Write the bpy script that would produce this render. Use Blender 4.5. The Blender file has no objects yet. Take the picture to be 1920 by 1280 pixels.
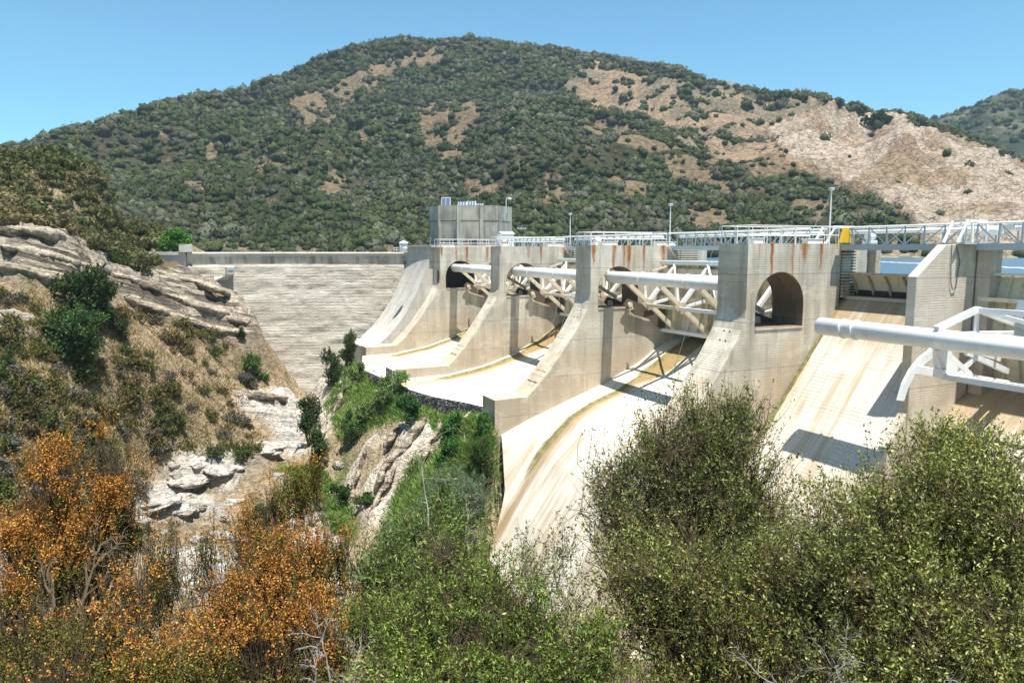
import bpy, math, random
import numpy as np
from mathutils import Vector, Matrix
from mathutils.geometry import tessellate_polygon
R = np.random.default_rng(7); random.seed(7)
C = bpy.context.scene.collection
sc = bpy.context.scene
# ------------------------------------------------------------------ camera
F = 1400.0; PITCH = math.atan(171/F); YAW = math.atan(670/math.hypot(F, 171))
cam = bpy.data.cameras.new('camera'); cam.lens = F/1920*36; cam.sensor_width = 36; cam.clip_end = 20000; cam.clip_start = 0.05
co = bpy.data.objects.new('camera', cam); C.objects.link(co)
co.rotation_euler = (math.pi/2-PITCH, 0, -YAW); sc.camera = co
# ------------------------------------------------------------------ sky, sun, exposure
SUN = Vector((0.035, -math.cos(math.radians(77)), math.sin(math.radians(77)))).normalized()
w = bpy.data.worlds.new('World'); sc.world = w; w.use_nodes = True
nt = w.node_tree; bg = nt.nodes['Background']
sky = nt.nodes.new('ShaderNodeTexSky'); sky.sky_type = 'NISHITA'; sky.sun_disc = False
sky.sun_elevation = math.asin(SUN.z); sky.sun_rotation = math.atan2(SUN.x, SUN.y)
sky.air_density = 0.9; sky.dust_density = 0.2; sky.ozone_density = 2.2; sky.altitude = 300
tn = nt.nodes.new('ShaderNodeMix'); tn.data_type = 'RGBA'; tn.blend_type = 'MULTIPLY'; tn.inputs[0].default_value = 1; tn.inputs[7].default_value = (.60, 1.0, .98, 1)
nt.links.new(sky.outputs[0], tn.inputs[6]); nt.links.new(tn.outputs[2], bg.inputs[0]); bg.inputs[1].default_value = 0.091
sl = bpy.data.lights.new('sun', 'SUN'); sl.energy = 5.0; sl.angle = math.radians(0.53); sl.color = (1, .95, .87)
so = bpy.data.objects.new('sun', sl); C.objects.link(so); so.rotation_euler = SUN.to_track_quat('Z', 'Y').to_euler()
sc.view_settings.view_transform = 'Standard'; sc.view_settings.look = 'None'; sc.view_settings.gamma = 1
sc.view_settings.exposure = 1.0
sc.render.resolution_x = 1024; sc.render.resolution_y = 682
# ------------------------------------------------------------------ measuring: a pixel of the survey photo and a distance give a place in the world
fw = np.array([math.sin(YAW)*math.cos(PITCH), math.cos(YAW)*math.cos(PITCH), -math.sin(PITCH)])
rt = np.array([math.cos(YAW), -math.sin(YAW), 0.0]); upv = np.cross(rt, fw)
def ray(x, y): return fw+rt*(x-960)/F-upv*(y-640)/F
def at(x, y, d): return ray(x, y)*d
def onX(x, y, X): r = ray(x, y); return r*X/r[0]
def onY(x, y, Y): r = ray(x, y); return r*Y/r[1]
def onZ(x, y, Z): r = ray(x, y); return r*Z/r[2]
def proj(P):
    d = P@fw; return 960+F*(P@rt)/d, 640-F*(P@upv)/d, d
# ------------------------------------------------------------------ noise
def _h(ix, iy, iz, s):
    n = (ix*374761393+iy*668265263+iz*2147483647+s*1274126177) & 0xffffffff
    n = ((n ^ (n >> 13))*1274126177) & 0xffffffff
    return ((n ^ (n >> 16)) & 0xffff)/65535.0*2-1
def vnoise(P, s=0):
    P = np.asarray(P, float); i = np.floor(P).astype(np.int64); f = P-i; u = f*f*(3-2*f); r = 0
    for dx in (0, 1):
        wx = u[:, 0] if dx else 1-u[:, 0]
        for dy in (0, 1):
            wy = u[:, 1] if dy else 1-u[:, 1]
            for dz in (0, 1):
                wz = u[:, 2] if dz else 1-u[:, 2]
                r = r+wx*wy*wz*_h(i[:, 0]+dx, i[:, 1]+dy, i[:, 2]+dz, s)
    return r
def fbm(P, oct=4, s=0, gain=.5):
    r = 0; a = 1; P = np.asarray(P, float)
    for k in range(oct): r = r+a*vnoise(P, s+k*17); P = P*2.03+11.7; a *= gain
    return r
def ridged(P, oct=4, s=0):
    r = 0; a = 1; P = np.asarray(P, float)
    for k in range(oct): r = r+a*(1-2*np.abs(vnoise(P, s+k*13))); P = P*2.1+3.1; a *= .5
    return r
def sstep(a, b, x): t = np.clip((x-a)/(b-a), 0, 1); return t*t*(3-2*t)
def tps(pts, smooth=0.0):
    pts = np.array(pts, float); xy = pts[:, :2]; n = len(pts); sca = 50.0
    def K(a, b):
        d2 = ((a[:, None]-b[None])**2).sum(-1)/sca**2; return .5*d2*np.log(d2+1e-12)
    A = np.zeros((n+3, n+3)); A[:n, :n] = K(xy, xy)+np.eye(n)*smooth; Q = np.c_[np.ones(n), xy/sca]; A[:n, n:] = Q; A[n:, :n] = Q.T
    wv = np.linalg.solve(A, np.r_[pts[:, 2], 0, 0, 0])
    def f(x, y):
        x = np.asarray(x, float); sh = x.shape; P = np.c_[x.ravel(), np.asarray(y, float).ravel()]; out = np.empty(len(P))
        for k in range(0, len(P), 20000):
            q = P[k:k+20000]; out[k:k+20000] = K(q, xy)@wv[:n]+np.c_[np.ones(len(q)), q/sca]@wv[n:]
        return out.reshape(sh)
    return f
def inpoly(x, y, poly):
    r = np.zeros(x.shape, bool); n = len(poly)
    for i in range(n):
        x0, y0 = poly[i]; x1, y1 = poly[(i+1) % n]
        c = ((y0 > y) != (y1 > y)) & (x < (x1-x0)*(y-y0)/((y1-y0) if y1 != y0 else 1e-9)+x0); r ^= c
    return r
# ------------------------------------------------------------------ objects
def tag(o, label=None, cat=None, group=None, kind=None):
    if label: o['label'] = label
    if cat: o['category'] = cat
    if group: o['group'] = group
    if kind: o['kind'] = kind
    return o
def thing(name, label, cat, loc=(0, 0, 0), group=None, rz=0):
    o = bpy.data.objects.new(name, None); o.empty_display_size = .3; C.objects.link(o); o.location = Vector([float(v) for v in loc]); o.rotation_euler = (0, 0, rz)
    return tag(o, label, cat, group)
def root_of(o):
    M = Vector((0, 0, 0))
    while o is not None: M = M+Vector(o.location); o = o.parent
    return M
def mesh_np(name, V, Fq, mat, parent=None, col=None, smooth=False, base=None):
    V = np.asarray(V, float)
    off = root_of(parent) if parent is not None else Vector(base if base is not None else (0, 0, 0))
    V = V-np.array(off)
    me = bpy.data.meshes.new(name); me.vertices.add(len(V)); me.vertices.foreach_set('co', V.astype(np.float32).ravel())
    if isinstance(Fq, np.ndarray): Fl = [Fq]
    else: Fl = Fq
    nl = sum(a.size for a in Fl); nf = sum(len(a) for a in Fl)
    me.loops.add(nl); me.loops.foreach_set('vertex_index', np.concatenate([a.ravel() for a in Fl]).astype(np.int32))
    me.polygons.add(nf); cnt = np.concatenate([np.full(len(a), a.shape[1]) for a in Fl]); st = np.r_[0, np.cumsum(cnt)[:-1]]
    me.polygons.foreach_set('loop_start', st.astype(np.int32)); me.polygons.foreach_set('loop_total', cnt.astype(np.int32))
    if smooth: me.polygons.foreach_set('use_smooth', np.ones(nf, bool))
    me.update(calc_edges=True)
    if col is not None:
        ca = me.color_attributes.new('col', 'FLOAT_COLOR', 'POINT'); c4 = (col if col.shape[1] == 4 else np.c_[col, np.zeros(len(col))]).astype(np.float32); ca.data.foreach_set('color', c4.ravel())
    me.materials.append(mat); o = bpy.data.objects.new(name, me); C.objects.link(o)
    if parent is not None: o.parent = parent
    else: o.location = off
    return o
class MB:
    def __init__(s): s.v = []; s.f = []
    def add(s, vs, fs):
        n = len(s.v); s.v += [tuple(float(c) for c in v) for v in vs]; s.f += [tuple(i+n for i in f) for f in fs]; return s
    def box(s, x0, x1, y0, y1, z0, z1):
        return s.add([(x0, y0, z0), (x1, y0, z0), (x1, y1, z0), (x0, y1, z0), (x0, y0, z1), (x1, y0, z1), (x1, y1, z1), (x0, y1, z1)],
                     [(0, 3, 2, 1), (4, 5, 6, 7), (0, 1, 5, 4), (1, 2, 6, 5), (2, 3, 7, 6), (3, 0, 4, 7)])
    def beam(s, p, q, w, h=None, up=(0, 0, 1)):
        h = h or w; p = Vector([float(c) for c in p]); q = Vector([float(c) for c in q]); d = (q-p).normalized(); up = Vector(up)
        if abs(d.dot(up)) > .98: up = Vector((1, 0, 0))
        a = d.cross(up).normalized(); b = a.cross(d).normalized(); vs = []
        for e in (p, q):
            for sa, sb in ((-1, -1), (1, -1), (1, 1), (-1, 1)): vs.append(e+a*sa*w/2+b*sb*h/2)
        return s.add(vs, [(0, 1, 2, 3), (7, 6, 5, 4), (0, 4, 5, 1), (1, 5, 6, 2), (2, 6, 7, 3), (3, 7, 4, 0)])
    def tube(s, pts, r, n=8, caps=True):
        pts = [Vector([float(c) for c in p]) for p in pts]; rs = r if isinstance(r, (list, tuple)) else [r]*len(pts); vs = []; fs = []
        d0 = (pts[1]-pts[0]).normalized(); a = d0.cross(Vector((0, 0, 1)) if abs(d0.z) < .9 else Vector((1, 0, 0))).normalized()
        for i, p in enumerate(pts):
            d = (pts[min(i+1, len(pts)-1)]-pts[max(i-1, 0)]).normalized(); a = (a-d*a.dot(d)).normalized(); b = d.cross(a)
            for k in range(n): t = 2*math.pi*k/n; vs.append(p+(a*math.cos(t)+b*math.sin(t))*rs[i])
        for i in range(len(pts)-1):
            for k in range(n): k2 = (k+1) % n; fs.append((i*n+k, i*n+k2, (i+1)*n+k2, (i+1)*n+k))
        if caps: fs.append(tuple(range(n))[::-1]); fs.append(tuple((len(pts)-1)*n+k for k in range(n)))
        return s.add(vs, fs)
    def prism(s, outer, y0, y1, hole=None):
        rings = [[Vector((float(p[0]), 0, float(p[1]))) for p in outer]]
        if hole: rings.append([Vector((float(p[0]), 0, float(p[1]))) for p in hole])
        flat = [v for r in rings for v in r]; tri = tessellate_polygon([[Vector((v.x, v.z, 0)) for v in r] for r in rings]); n = len(flat)
        vs = [(v.x, y0, v.z) for v in flat]+[(v.x, y1, v.z) for v in flat]; fs = []
        for t in tri:
            a, b, c = t; fs.append((a, b, c)); fs.append((c+n, b+n, a+n))
        o = 0
        for r in rings:
            m = len(r)
            for i in range(m): j = (i+1) % m; fs.append((o+i, o+j, o+j+n, o+i+n))
            o += m
        return s.add(vs, fs)
    def build(s, name, mat, parent=None, bevel=0, smooth=False, base=None, auto=False):
        off = root_of(parent) if parent is not None else Vector(base if base is not None else (0, 0, 0))
        me = bpy.data.meshes.new(name); me.from_pydata([tuple(Vector(v)-off) for v in s.v], [], s.f)
        import bmesh
        bm = bmesh.new(); bm.from_mesh(me); bmesh.ops.recalc_face_normals(bm, faces=bm.faces)
        if bevel:
            es = [e for e in bm.edges if len(e.link_faces) == 2 and e.calc_face_angle(0) > .5]
            bmesh.ops.bevel(bm, geom=es, offset=bevel, segments=1, affect='EDGES', clamp_overlap=True)
        bm.to_mesh(me); bm.free()
        me.materials.append(mat)
        if smooth or auto:
            for p in me.polygons: p.use_smooth = len(p.vertices) == 4 if auto else True
        o = bpy.data.objects.new(name, me); C.objects.link(o)
        if parent is not None: o.parent = parent
        else: o.location = off
        return o
# ------------------------------------------------------------------ materials
class NT:
    def __init__(s, name, rough=.9, spec=.2):
        s.m = bpy.data.materials.new(name); s.m.use_nodes = True; s.t = s.m.node_tree; s.b = s.t.nodes['Principled BSDF']
        s.b.inputs['Roughness'].default_value = rough; s.b.inputs['Specular IOR Level'].default_value = spec
        s.pos = s.t.nodes.new('ShaderNodeNewGeometry').outputs['Position']
    def lk(s, a, b): s.t.links.new(a, b)
    def n(s, ty, **k):
        x = s.t.nodes.new(ty)
        for a, b in k.items(): setattr(x, a, b)
        return x
    def val(s, sock, v):
        if isinstance(v, (int, float)): sock.default_value = v
        elif isinstance(v, (tuple, list)): sock.default_value = tuple(v)+((1,) if len(v) == 3 and sock.type == 'RGBA' else ())
        else: s.lk(v, sock)
    def math(s, op, a, b=0, c=None):
        x = s.n('ShaderNodeMath', operation=op); s.val(x.inputs[0], a); s.val(x.inputs[1], b)
        if c is not None: s.val(x.inputs[2], c)
        return x.outputs[0]
    def mapr(s, v, a, b, c=0., d=1., ty='SMOOTHSTEP'):
        x = s.n('ShaderNodeMapRange', interpolation_type=ty); s.val(x.inputs['Value'], v); x.inputs['From Min'].default_value = a; x.inputs['From Max'].default_value = b
        x.inputs['To Min'].default_value = c; x.inputs['To Max'].default_value = d; return x.outputs[0]
    def noise(s, scale, detail=4, rough=.55, sx=1, sy=1, sz=1, off=(0, 0, 0), dist=0):
        mp = s.n('ShaderNodeMapping'); s.lk(s.pos, mp.inputs[0]); mp.inputs['Scale'].default_value = (sx, sy, sz); mp.inputs['Location'].default_value = off
        x = s.n('ShaderNodeTexNoise'); x.inputs['Scale'].default_value = scale; x.inputs['Detail'].default_value = detail; x.inputs['Roughness'].default_value = rough; x.inputs['Distortion'].default_value = dist
        s.lk(mp.outputs[0], x.inputs['Vector']); return x.outputs['Fac']
    def mix(s, f, a, b, mode='MIX'):
        x = s.n('ShaderNodeMix', data_type='RGBA', blend_type=mode); s.val(x.inputs[0], f); s.val(x.inputs[6], a); s.val(x.inputs[7], b); return x.outputs[2]
    def xyz(s):
        x = s.n('ShaderNodeSeparateXYZ'); s.lk(s.pos, x.inputs[0]); return x.outputs
    def bump(s, h, strength=.5, dist=.05, prev=None):
        x = s.n('ShaderNodeBump'); x.inputs['Strength'].default_value = strength; x.inputs['Distance'].default_value = dist; s.lk(h, x.inputs['Height'])
        if prev is not None: s.lk(prev, x.inputs['Normal'])
        return x.outputs[0]
    def out(s, col, nrm=None):
        s.val(s.b.inputs['Base Color'], col)
        if nrm is not None: s.lk(nrm, s.b.inputs['Normal'])
        return s.m
def concrete(name, light, dark, board=.0, stain=.5, rust=(), warm=(.36, .27, .17), moss=None, warmth=.5, boardp=.13, lowz=None):
    m = NT(name, .92, .15); X, Y, Z = m.xyz()
    big = m.mapr(m.noise(.35, 5), .35, .68); streak = m.mapr(m.noise(1.1, 5, .6, 1, 1, .12), .42, .7)
    c = m.mix(m.math('MULTIPLY', big, .55), light, dark); c = m.mix(m.math('MULTIPLY', streak, stain), c, dark)
    blot = m.mapr(m.noise(.5, 4, .6, 1, 1, .5, (9, 3, 1)), .5, .72); c = m.mix(m.math('MULTIPLY', blot, warmth), c, warm)
    if lowz:   # water-stained band low down on the wall
        edge = m.math('ADD', Z, m.math('MULTIPLY', m.math('SUBTRACT', m.noise(1.0, 4, .6, 1.5, 1.5, .15, (2, 2, 2)), .5), 5.0))
        c = m.mix(m.math('MULTIPLY', m.mapr(edge, lowz[0], lowz[1]), .5), c, warm)
    s2 = m.mapr(m.noise(2.6, 5, .6, 1.5, 1.5, .07, (7, 7, 0)), .55, .72); c = m.mix(m.math('MULTIPLY', s2, stain*.55), c, (dark[0]*.6, dark[1]*.58, dark[2]*.55)); pt = m.mapr(m.noise(.7, 5, .7, .6, .6, 1, (1, 8, 3)), .56, .6); c = m.mix(m.math('MULTIPLY', pt, .25), c, (min(1, light[0]*1.2), min(1, light[1]*1.2), min(1, light[2]*1.2)))
    fine = m.noise(9, 4, .7); c = m.mix(m.mapr(fine, .3, .7, 0, .22), c, (.9*dark[0], .9*dark[1], .9*dark[2]))
    nrm = m.bump(fine, .25, .03)
    if board:
        zz = m.math('ADD', Z, m.math('MULTIPLY', m.noise(.8, 2), .06)); fr = m.math('FRACT', m.math('DIVIDE', zz, boardp))
        line = m.math('SUBTRACT', 1, m.mapr(m.math('ABSOLUTE', m.math('SUBTRACT', fr, .5)), .0, .16))
        brk = m.mapr(m.noise(1.0, 4, .65, .28, .28, 3.0, (4, 4, 4)), .42, .62); line = m.math('MULTIPLY', line, brk)
        c = m.mix(m.math('MULTIPLY', line, board), c, (dark[0]*.42, dark[1]*.4, dark[2]*.36)); nrm = m.bump(m.math('SUBTRACT', 1, line), .7, .03, nrm)
        lift = m.mapr(m.math('ABSOLUTE', m.math('SUBTRACT', m.math('FRACT', m.math('DIVIDE', Z, 2.9)), .5)), .0, .008); c = m.mix(m.math('SUBTRACT', 1, lift), c, (dark[0]*.5, dark[1]*.5, dark[2]*.5))
    for (rx, rw, z0, ln, st) in rust:
        ln *= 1.5; st = min(1, st*1.15)
        wob = m.math('MULTIPLY', m.math('SUBTRACT', m.noise(1.7, 2, .5, 1, 1, 1, (rx, 0, 0)), .5), .22)
        d = m.math('ABSOLUTE', m.math('SUBTRACT', m.math('ADD', X, wob), rx))
        taper = m.mapr(Z, z0-ln, z0, .15, 1, 'LINEAR')
        k = m.math('MULTIPLY', m.math('SUBTRACT', 1, m.mapr(m.math('DIVIDE', d, m.math('MULTIPLY', taper, rw*1.05)), .2, 1)), m.mapr(Z, z0-ln, z0-ln*.3))
        k = m.math('MULTIPLY', k, m.math('MULTIPLY', st, m.mapr(m.noise(3, 3, .6, 2, 2, .4), .25, .6, .45, 1)))
        c = m.mix(k, c, (.33, .10, .014))
    return m.out(c, nrm)
def painted(name, col, dirt=(.35, .25, .14), amt=.35, rough=.45, spec=.4):
    m = NT(name, rough, spec); d = m.mapr(m.noise(2.2, 5, .65), .48, .75); c = m.mix(m.math('MULTIPLY', d, amt), col, dirt)
    d2 = m.mapr(m.noise(14, 3, .6), .62, .75); c = m.mix(m.math('MULTIPLY', d2, amt*.8), c, (.25, .12, .05)); return m.out(c, m.bump(m.noise(20, 2), .1, .01))
def foliage(name, trans=.3, rough=.5, spec=.35, var=.25):
    m = NT(name, rough, spec); a = m.n('ShaderNodeAttribute', attribute_name='col'); c = a.outputs['Color']
    m.val(m.b.inputs['Base Color'], c)
    tr = m.n('ShaderNodeBsdfTranslucent'); hs = m.mix(1.0, c, (1.25, 1.35, .6), 'MULTIPLY'); m.lk(hs, tr.inputs[0])
    mx = m.n('ShaderNodeMixShader'); mx.inputs[0].default_value = trans; m.lk(m.b.outputs[0], mx.inputs[1]); m.lk(tr.outputs[0], mx.inputs[2]); m.lk(mx.outputs[0], m.t.nodes['Material Output'].inputs[0]); return m.m
_A, _B = at(0, 512, 61), at(400, 622, 90); _u = (_B-_A)[:2]; STR = -(_B-_A)[2]*_u/(_u@_u)
def ground_mat(name, crack=.5, bumpd=.3, scale=1.0, strat=0):
    m = NT(name, .95, .1); a = m.n('ShaderNodeAttribute', attribute_name='col'); c = a.outputs['Color']
    n1 = m.noise(1.6*scale, 8, .7); c = m.mix(m.mapr(n1, .35, .62, .65, 0), c, (.28, .26, .25), 'MULTIPLY'); n2 = m.noise(6*scale, 5, .7, off=(5, 5, 5)); c = m.mix(m.mapr(n2, .5, .8, 0, .45), c, (1.35, 1.3, 1.22), 'MULTIPLY')
    v = m.n('ShaderNodeTexVoronoi', feature='DISTANCE_TO_EDGE'); v.inputs['Scale'].default_value = .55*scale; mp = m.n('ShaderNodeMapping'); m.lk(m.pos, mp.inputs[0]); mp.inputs['Scale'].default_value = (1, 1, 2.2)
    dd = m.n('ShaderNodeVectorMath', operation='ADD'); nn = m.n('ShaderNodeTexNoise'); nn.inputs['Scale'].default_value = .9*scale; nn.inputs['Detail'].default_value = 5; m.lk(m.pos, nn.inputs['Vector'])
    sc_ = m.n('ShaderNodeVectorMath', operation='SCALE'); m.lk(nn.outputs['Color'], sc_.inputs[0]); sc_.inputs['Scale'].default_value = 2.6/scale; m.lk(mp.outputs[0], dd.inputs[0]); m.lk(sc_.outputs[0], dd.inputs[1]); m.lk(dd.outputs[0], v.inputs['Vector'])
    cr = m.mapr(v.outputs['Distance'], 0, .07); al = a.outputs['Alpha']
    if not strat: al = m.math('MULTIPLY', al, 0)
    if strat:
        sx_, sy_, sz_ = m.xyz(); tl_ = m.math('ADD', sz_, m.math('ADD', m.math('MULTIPLY', sx_, STR[0]), m.math('MULTIPLY', sy_, STR[1]))); cv = m.n('ShaderNodeCombineXYZ'); m.lk(m.math('MULTIPLY', sx_, .12), cv.inputs[0]); m.lk(m.math('MULTIPLY', sy_, .12), cv.inputs[1]); m.lk(m.math('MULTIPLY', tl_, 1.15), cv.inputs[2])
        sn = m.n('ShaderNodeTexNoise'); sn.inputs['Scale'].default_value = 1; sn.inputs['Detail'].default_value = 6; sn.inputs['Roughness'].default_value = .62; sn.inputs['Distortion'].default_value = .4; m.lk(cv.outputs[0], sn.inputs['Vector']); sf = sn.outputs['Fac']
        dk = m.math('MULTIPLY', m.math('SUBTRACT', 1, m.mapr(sf, .44, .49)), al); c = m.mix(m.math('MULTIPLY', dk, .85), c, (.10, .08, .065)); gr_ = m.math('MULTIPLY', m.mapr(sf, .53, .62), al); c = m.mix(m.math('MULTIPLY', gr_, .35), c, (.25, .24, .22))  # dark bands: rock layering plus painted shadow lines under the ledges
    c = m.mix(m.math('MULTIPLY', m.math('MULTIPLY', m.math('SUBTRACT', 1, cr), crack), m.math('SUBTRACT', 1, m.math('MULTIPLY', al, .8))), c, (.16, .12, .09)); h = m.math('ADD', n1, m.math('MULTIPLY', cr, .35)); h = m.math('ADD', h, m.math('MULTIPLY', n2, .3))
    if strat: h = m.math('ADD', h, m.math('MULTIPLY', m.math('MULTIPLY', m.mapr(sf, .38, .55), al), 1.2))
    return m.out(c, m.bump(h, .9, bumpd))
def simple(name, col, rough=.6, spec=.3, nscale=4, amt=.25):
    m = NT(name, rough, spec); c = m.mix(m.mapr(m.noise(nscale, 4), .35, .7, 0, amt), col, tuple(v*.45 for v in col)); return m.out(c)
RUST4 = [(33.9, .22, .35, 2.2, 1), (35.6, .2, .35, 2.6, .7), (36.6, .55, .35, 1.0, .8), (38.0, .24, .35, 1.5, 1), (32.9, .15, .35, .8, .5)]
RUST3 = [(32.25, .3, .35, 1.5, 1), (34.2, .3, .35, 2.6, 1), (35.2, .22, .35, 1.8, .8), (35.7, .34, .35, 1.8, 1), (37.2, .22, .35, 2.2, .8), (39.2, .45, .35, 1.9, 1)]
RUST2 = [(32.1, .1, .35, .9, 1), (35.3, .3, .35, 1.2, .6), (36.8, .22, .35, 1.6, .9), (39.6, .4, .35, 1.4, .8)]
RUST1 = [(32.2, .3, .35, 1.2, 1), (34.2, .25, .35, 2.2, .8), (35.6, .28, .35, 2.2, 1), (38.4, .3, .35, 1.6, .9)]
LT = (.70, .65, .54); DK = (.33, .30, .245)
M = {}
for k, rr in (('p1', RUST1), ('p2', RUST2), ('p3', RUST3), ('p4', RUST4)):
    M[k] = concrete('pier_concrete_'+k, LT, DK, .3 if k != 'p4' else .45, .75, rr, lowz=(-6.5, -9.5), warm=(.50, .375, .235))
M['p5'] = concrete('pier_concrete_right', (.66, .60, .51), (.42, .35, .27), .08, .6, (), warmth=.75)
M['apron'] = concrete('apron_concrete', (.66, .62, .55), (.47, .43, .36), .0, .35, (), warm=(.5, .4, .27), warmth=.4)
M['mass'] = concrete('abutment_concrete', (.60, .57, .50), (.36, .35, .32), .35, .6, (), warm=(.48, .4, .3), warmth=.25)
M['tower'] = concrete('tower_concrete', (.50, .465, .38), (.17, .16, .14), .0, .85, (), warmth=.2)
M['crest'] = concrete('crest_concrete', (.58, .56, .52), (.4, .38, .34), .0, .4, (), warmth=.2)
M['band'] = concrete('parapet_concrete', (.56, .55, .50), (.19, .19, .185), .0, 1.0, (), warmth=.05)
M['white'] = painted('white_painted_steel', (.80, .81, .80), amt=.22)
M['cream'] = painted('cream_painted_steel', (.70, .63, .47), (.40, .27, .12), .55)
M['rail'] = painted('white_rail_paint', (.74, .74, .71), amt=.25)
M['grey'] = painted('grey_galvanised', (.42, .46, .48), amt=.2)
M['dark'] = simple('dark_steel_and_shade', (.05, .045, .04)); M['rusty'] = painted('rusty_steel', (.50, .42, .32), (.35, .12, .03), .9, .7)  # dark steel; also paints shade on the farthest pier's nose and niche
M['shadebrown'] = painted('shaded_brown_plate', (.12, .095, .07), (.10, .05, .03), .8, .8); M['yellow'] = painted('yellow_paint', (.75, .45, .02), amt=.15); M['wood'] = painted('rust_panel', (.34, .25, .14), (.22, .12, .05), .7, .8)  # gate side plates get the dark brown of a wall in shadow
def face_stone():
    m = NT('rough_dam_face', .95, .1); X, Y, Z = m.xyz()
    n1 = m.noise(.9, 8, .72, .45, .45, 3.6); n2 = m.noise(.12, 4, .5, 1, 1, 2.5, (3, 0, 0)); n3 = m.noise(3.5, 5, .7, .6, .6, 2.5)
    c = m.mix(m.mapr(n2, .35, .65), (.56, .52, .445), (.44, .40, .33)); c = m.mix(m.mapr(n1, .36, .52, .28, 0), c, (.24, .2, .15)); c = m.mix(m.mapr(n3, .55, .78, 0, .3), c, (.62, .58, .5))
    fr = m.math('FRACT', m.math('DIVIDE', m.math('ADD', Z, m.math('MULTIPLY', n2, 1.0)), 1.55)); ln = m.math('MULTIPLY', m.math('SUBTRACT', 1, m.mapr(fr, 0, .1)), m.mapr(m.noise(.5, 3, .6), .4, .55)); c = m.mix(m.math('MULTIPLY', ln, .6), c, (.2, .16, .12))
    f2 = m.math('FRACT', m.math('DIVIDE', m.math('ADD', Z, m.math('MULTIPLY', m.noise(.05, 1), .2)), .40)); l2 = m.math('MULTIPLY', m.math('SUBTRACT', 1, m.mapr(f2, 0, .3)), m.mapr(m.noise(.9, 4, .65, .3, .3, 2), .38, .6)); c = m.mix(m.math('MULTIPLY', l2, .38), c, (.30, .265, .21))
    return m.out(c, m.bump(m.math('SUBTRACT', m.math('ADD', n1, n3), m.math('MULTIPLY', l2, .35)), 1, .16))
M['face'] = face_stone()
def chute_mat(name, mossy):
    m = NT(name, .9, .15); X, Y, Z = m.xyz()
    s1 = m.noise(1.2, 6, .65, .10, 1.6, .10, dist=.3); big = m.noise(.25, 4, .6)
    c = m.mix(m.mapr(s1, .38, .66), (.62, .59, .53), (.46, .37, .25)); c = m.mix(m.mapr(big, .45, .7, 0, .7), c, (.64, .62, .57))
    f = m.noise(7, 4, .7); c = m.mix(m.mapr(f, .45, .75, 0, .3), c, (.45, .36, .25))
    zb = m.math('FRACT', m.math('DIVIDE', m.math('ADD', Z, m.math('MULTIPLY', m.noise(1, 2), .1)), .19)); ln = m.math('SUBTRACT', 1, m.mapr(m.math('ABSOLUTE', m.math('SUBTRACT', zb, .5)), 0, .2)); ln = m.math('MULTIPLY', ln, m.mapr(m.noise(.8, 3, .6, 1, .4, 1), .45, .65)); c = m.mix(m.math('MULTIPLY', ln, mossy), c, (.3, .2, .11))
    a = m.n('ShaderNodeAttribute', attribute_name='col'); sp = m.n('ShaderNodeSeparateColor'); m.lk(a.outputs['Color'], sp.inputs[0])
    mm = m.mapr(m.math('ADD', sp.outputs[0], m.math('MULTIPLY', m.math('SUBTRACT', m.noise(1.6, 5, .7, .4, 2, .4), .5), .9)), .4, .75)
    mc = m.mix(m.mapr(m.noise(2.5, 4, .7), .4, .65), (.085, .085, .02), (.22, .19, .05)); c = m.mix(m.math('MULTIPLY', mm, .92), c, mc)
    bm_ = m.mapr(m.math('ADD', sp.outputs[1], m.math('MULTIPLY', m.math('SUBTRACT', m.noise(1.2, 5, .7, .3, 2, .3), .5), .8)), .35, .8); c = m.mix(m.math('MULTIPLY', bm_, .8), c, (.30, .205, .10))
    return m.out(c, m.bump(f, .3, .03))
M['chute'] = chute_mat('chute_concrete', .15); M['chute4'] = chute_mat('ribbed_chute_concrete', .6)
M['leaf'] = foliage('leaves'); M['leafg'] = foliage('glossy_leaves', .28, .5, .3); M['flower'] = foliage('dry_flower_heads', .15, .8, .1); M['far'] = foliage('chaparral_leaves', .12, .8, .1)
M['bark'] = simple('bark', (.115, .085, .05), .9); M['greybark'] = simple('grey_bark', (.34, .31, .28), .9, .1, 8, .5)
M['soil'] = ground_mat('dry_slope', .12, .45, 1.1, 1); M['hill'] = ground_mat('mountain_ground', .22, 2.6, .26)
print('mats')
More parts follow.
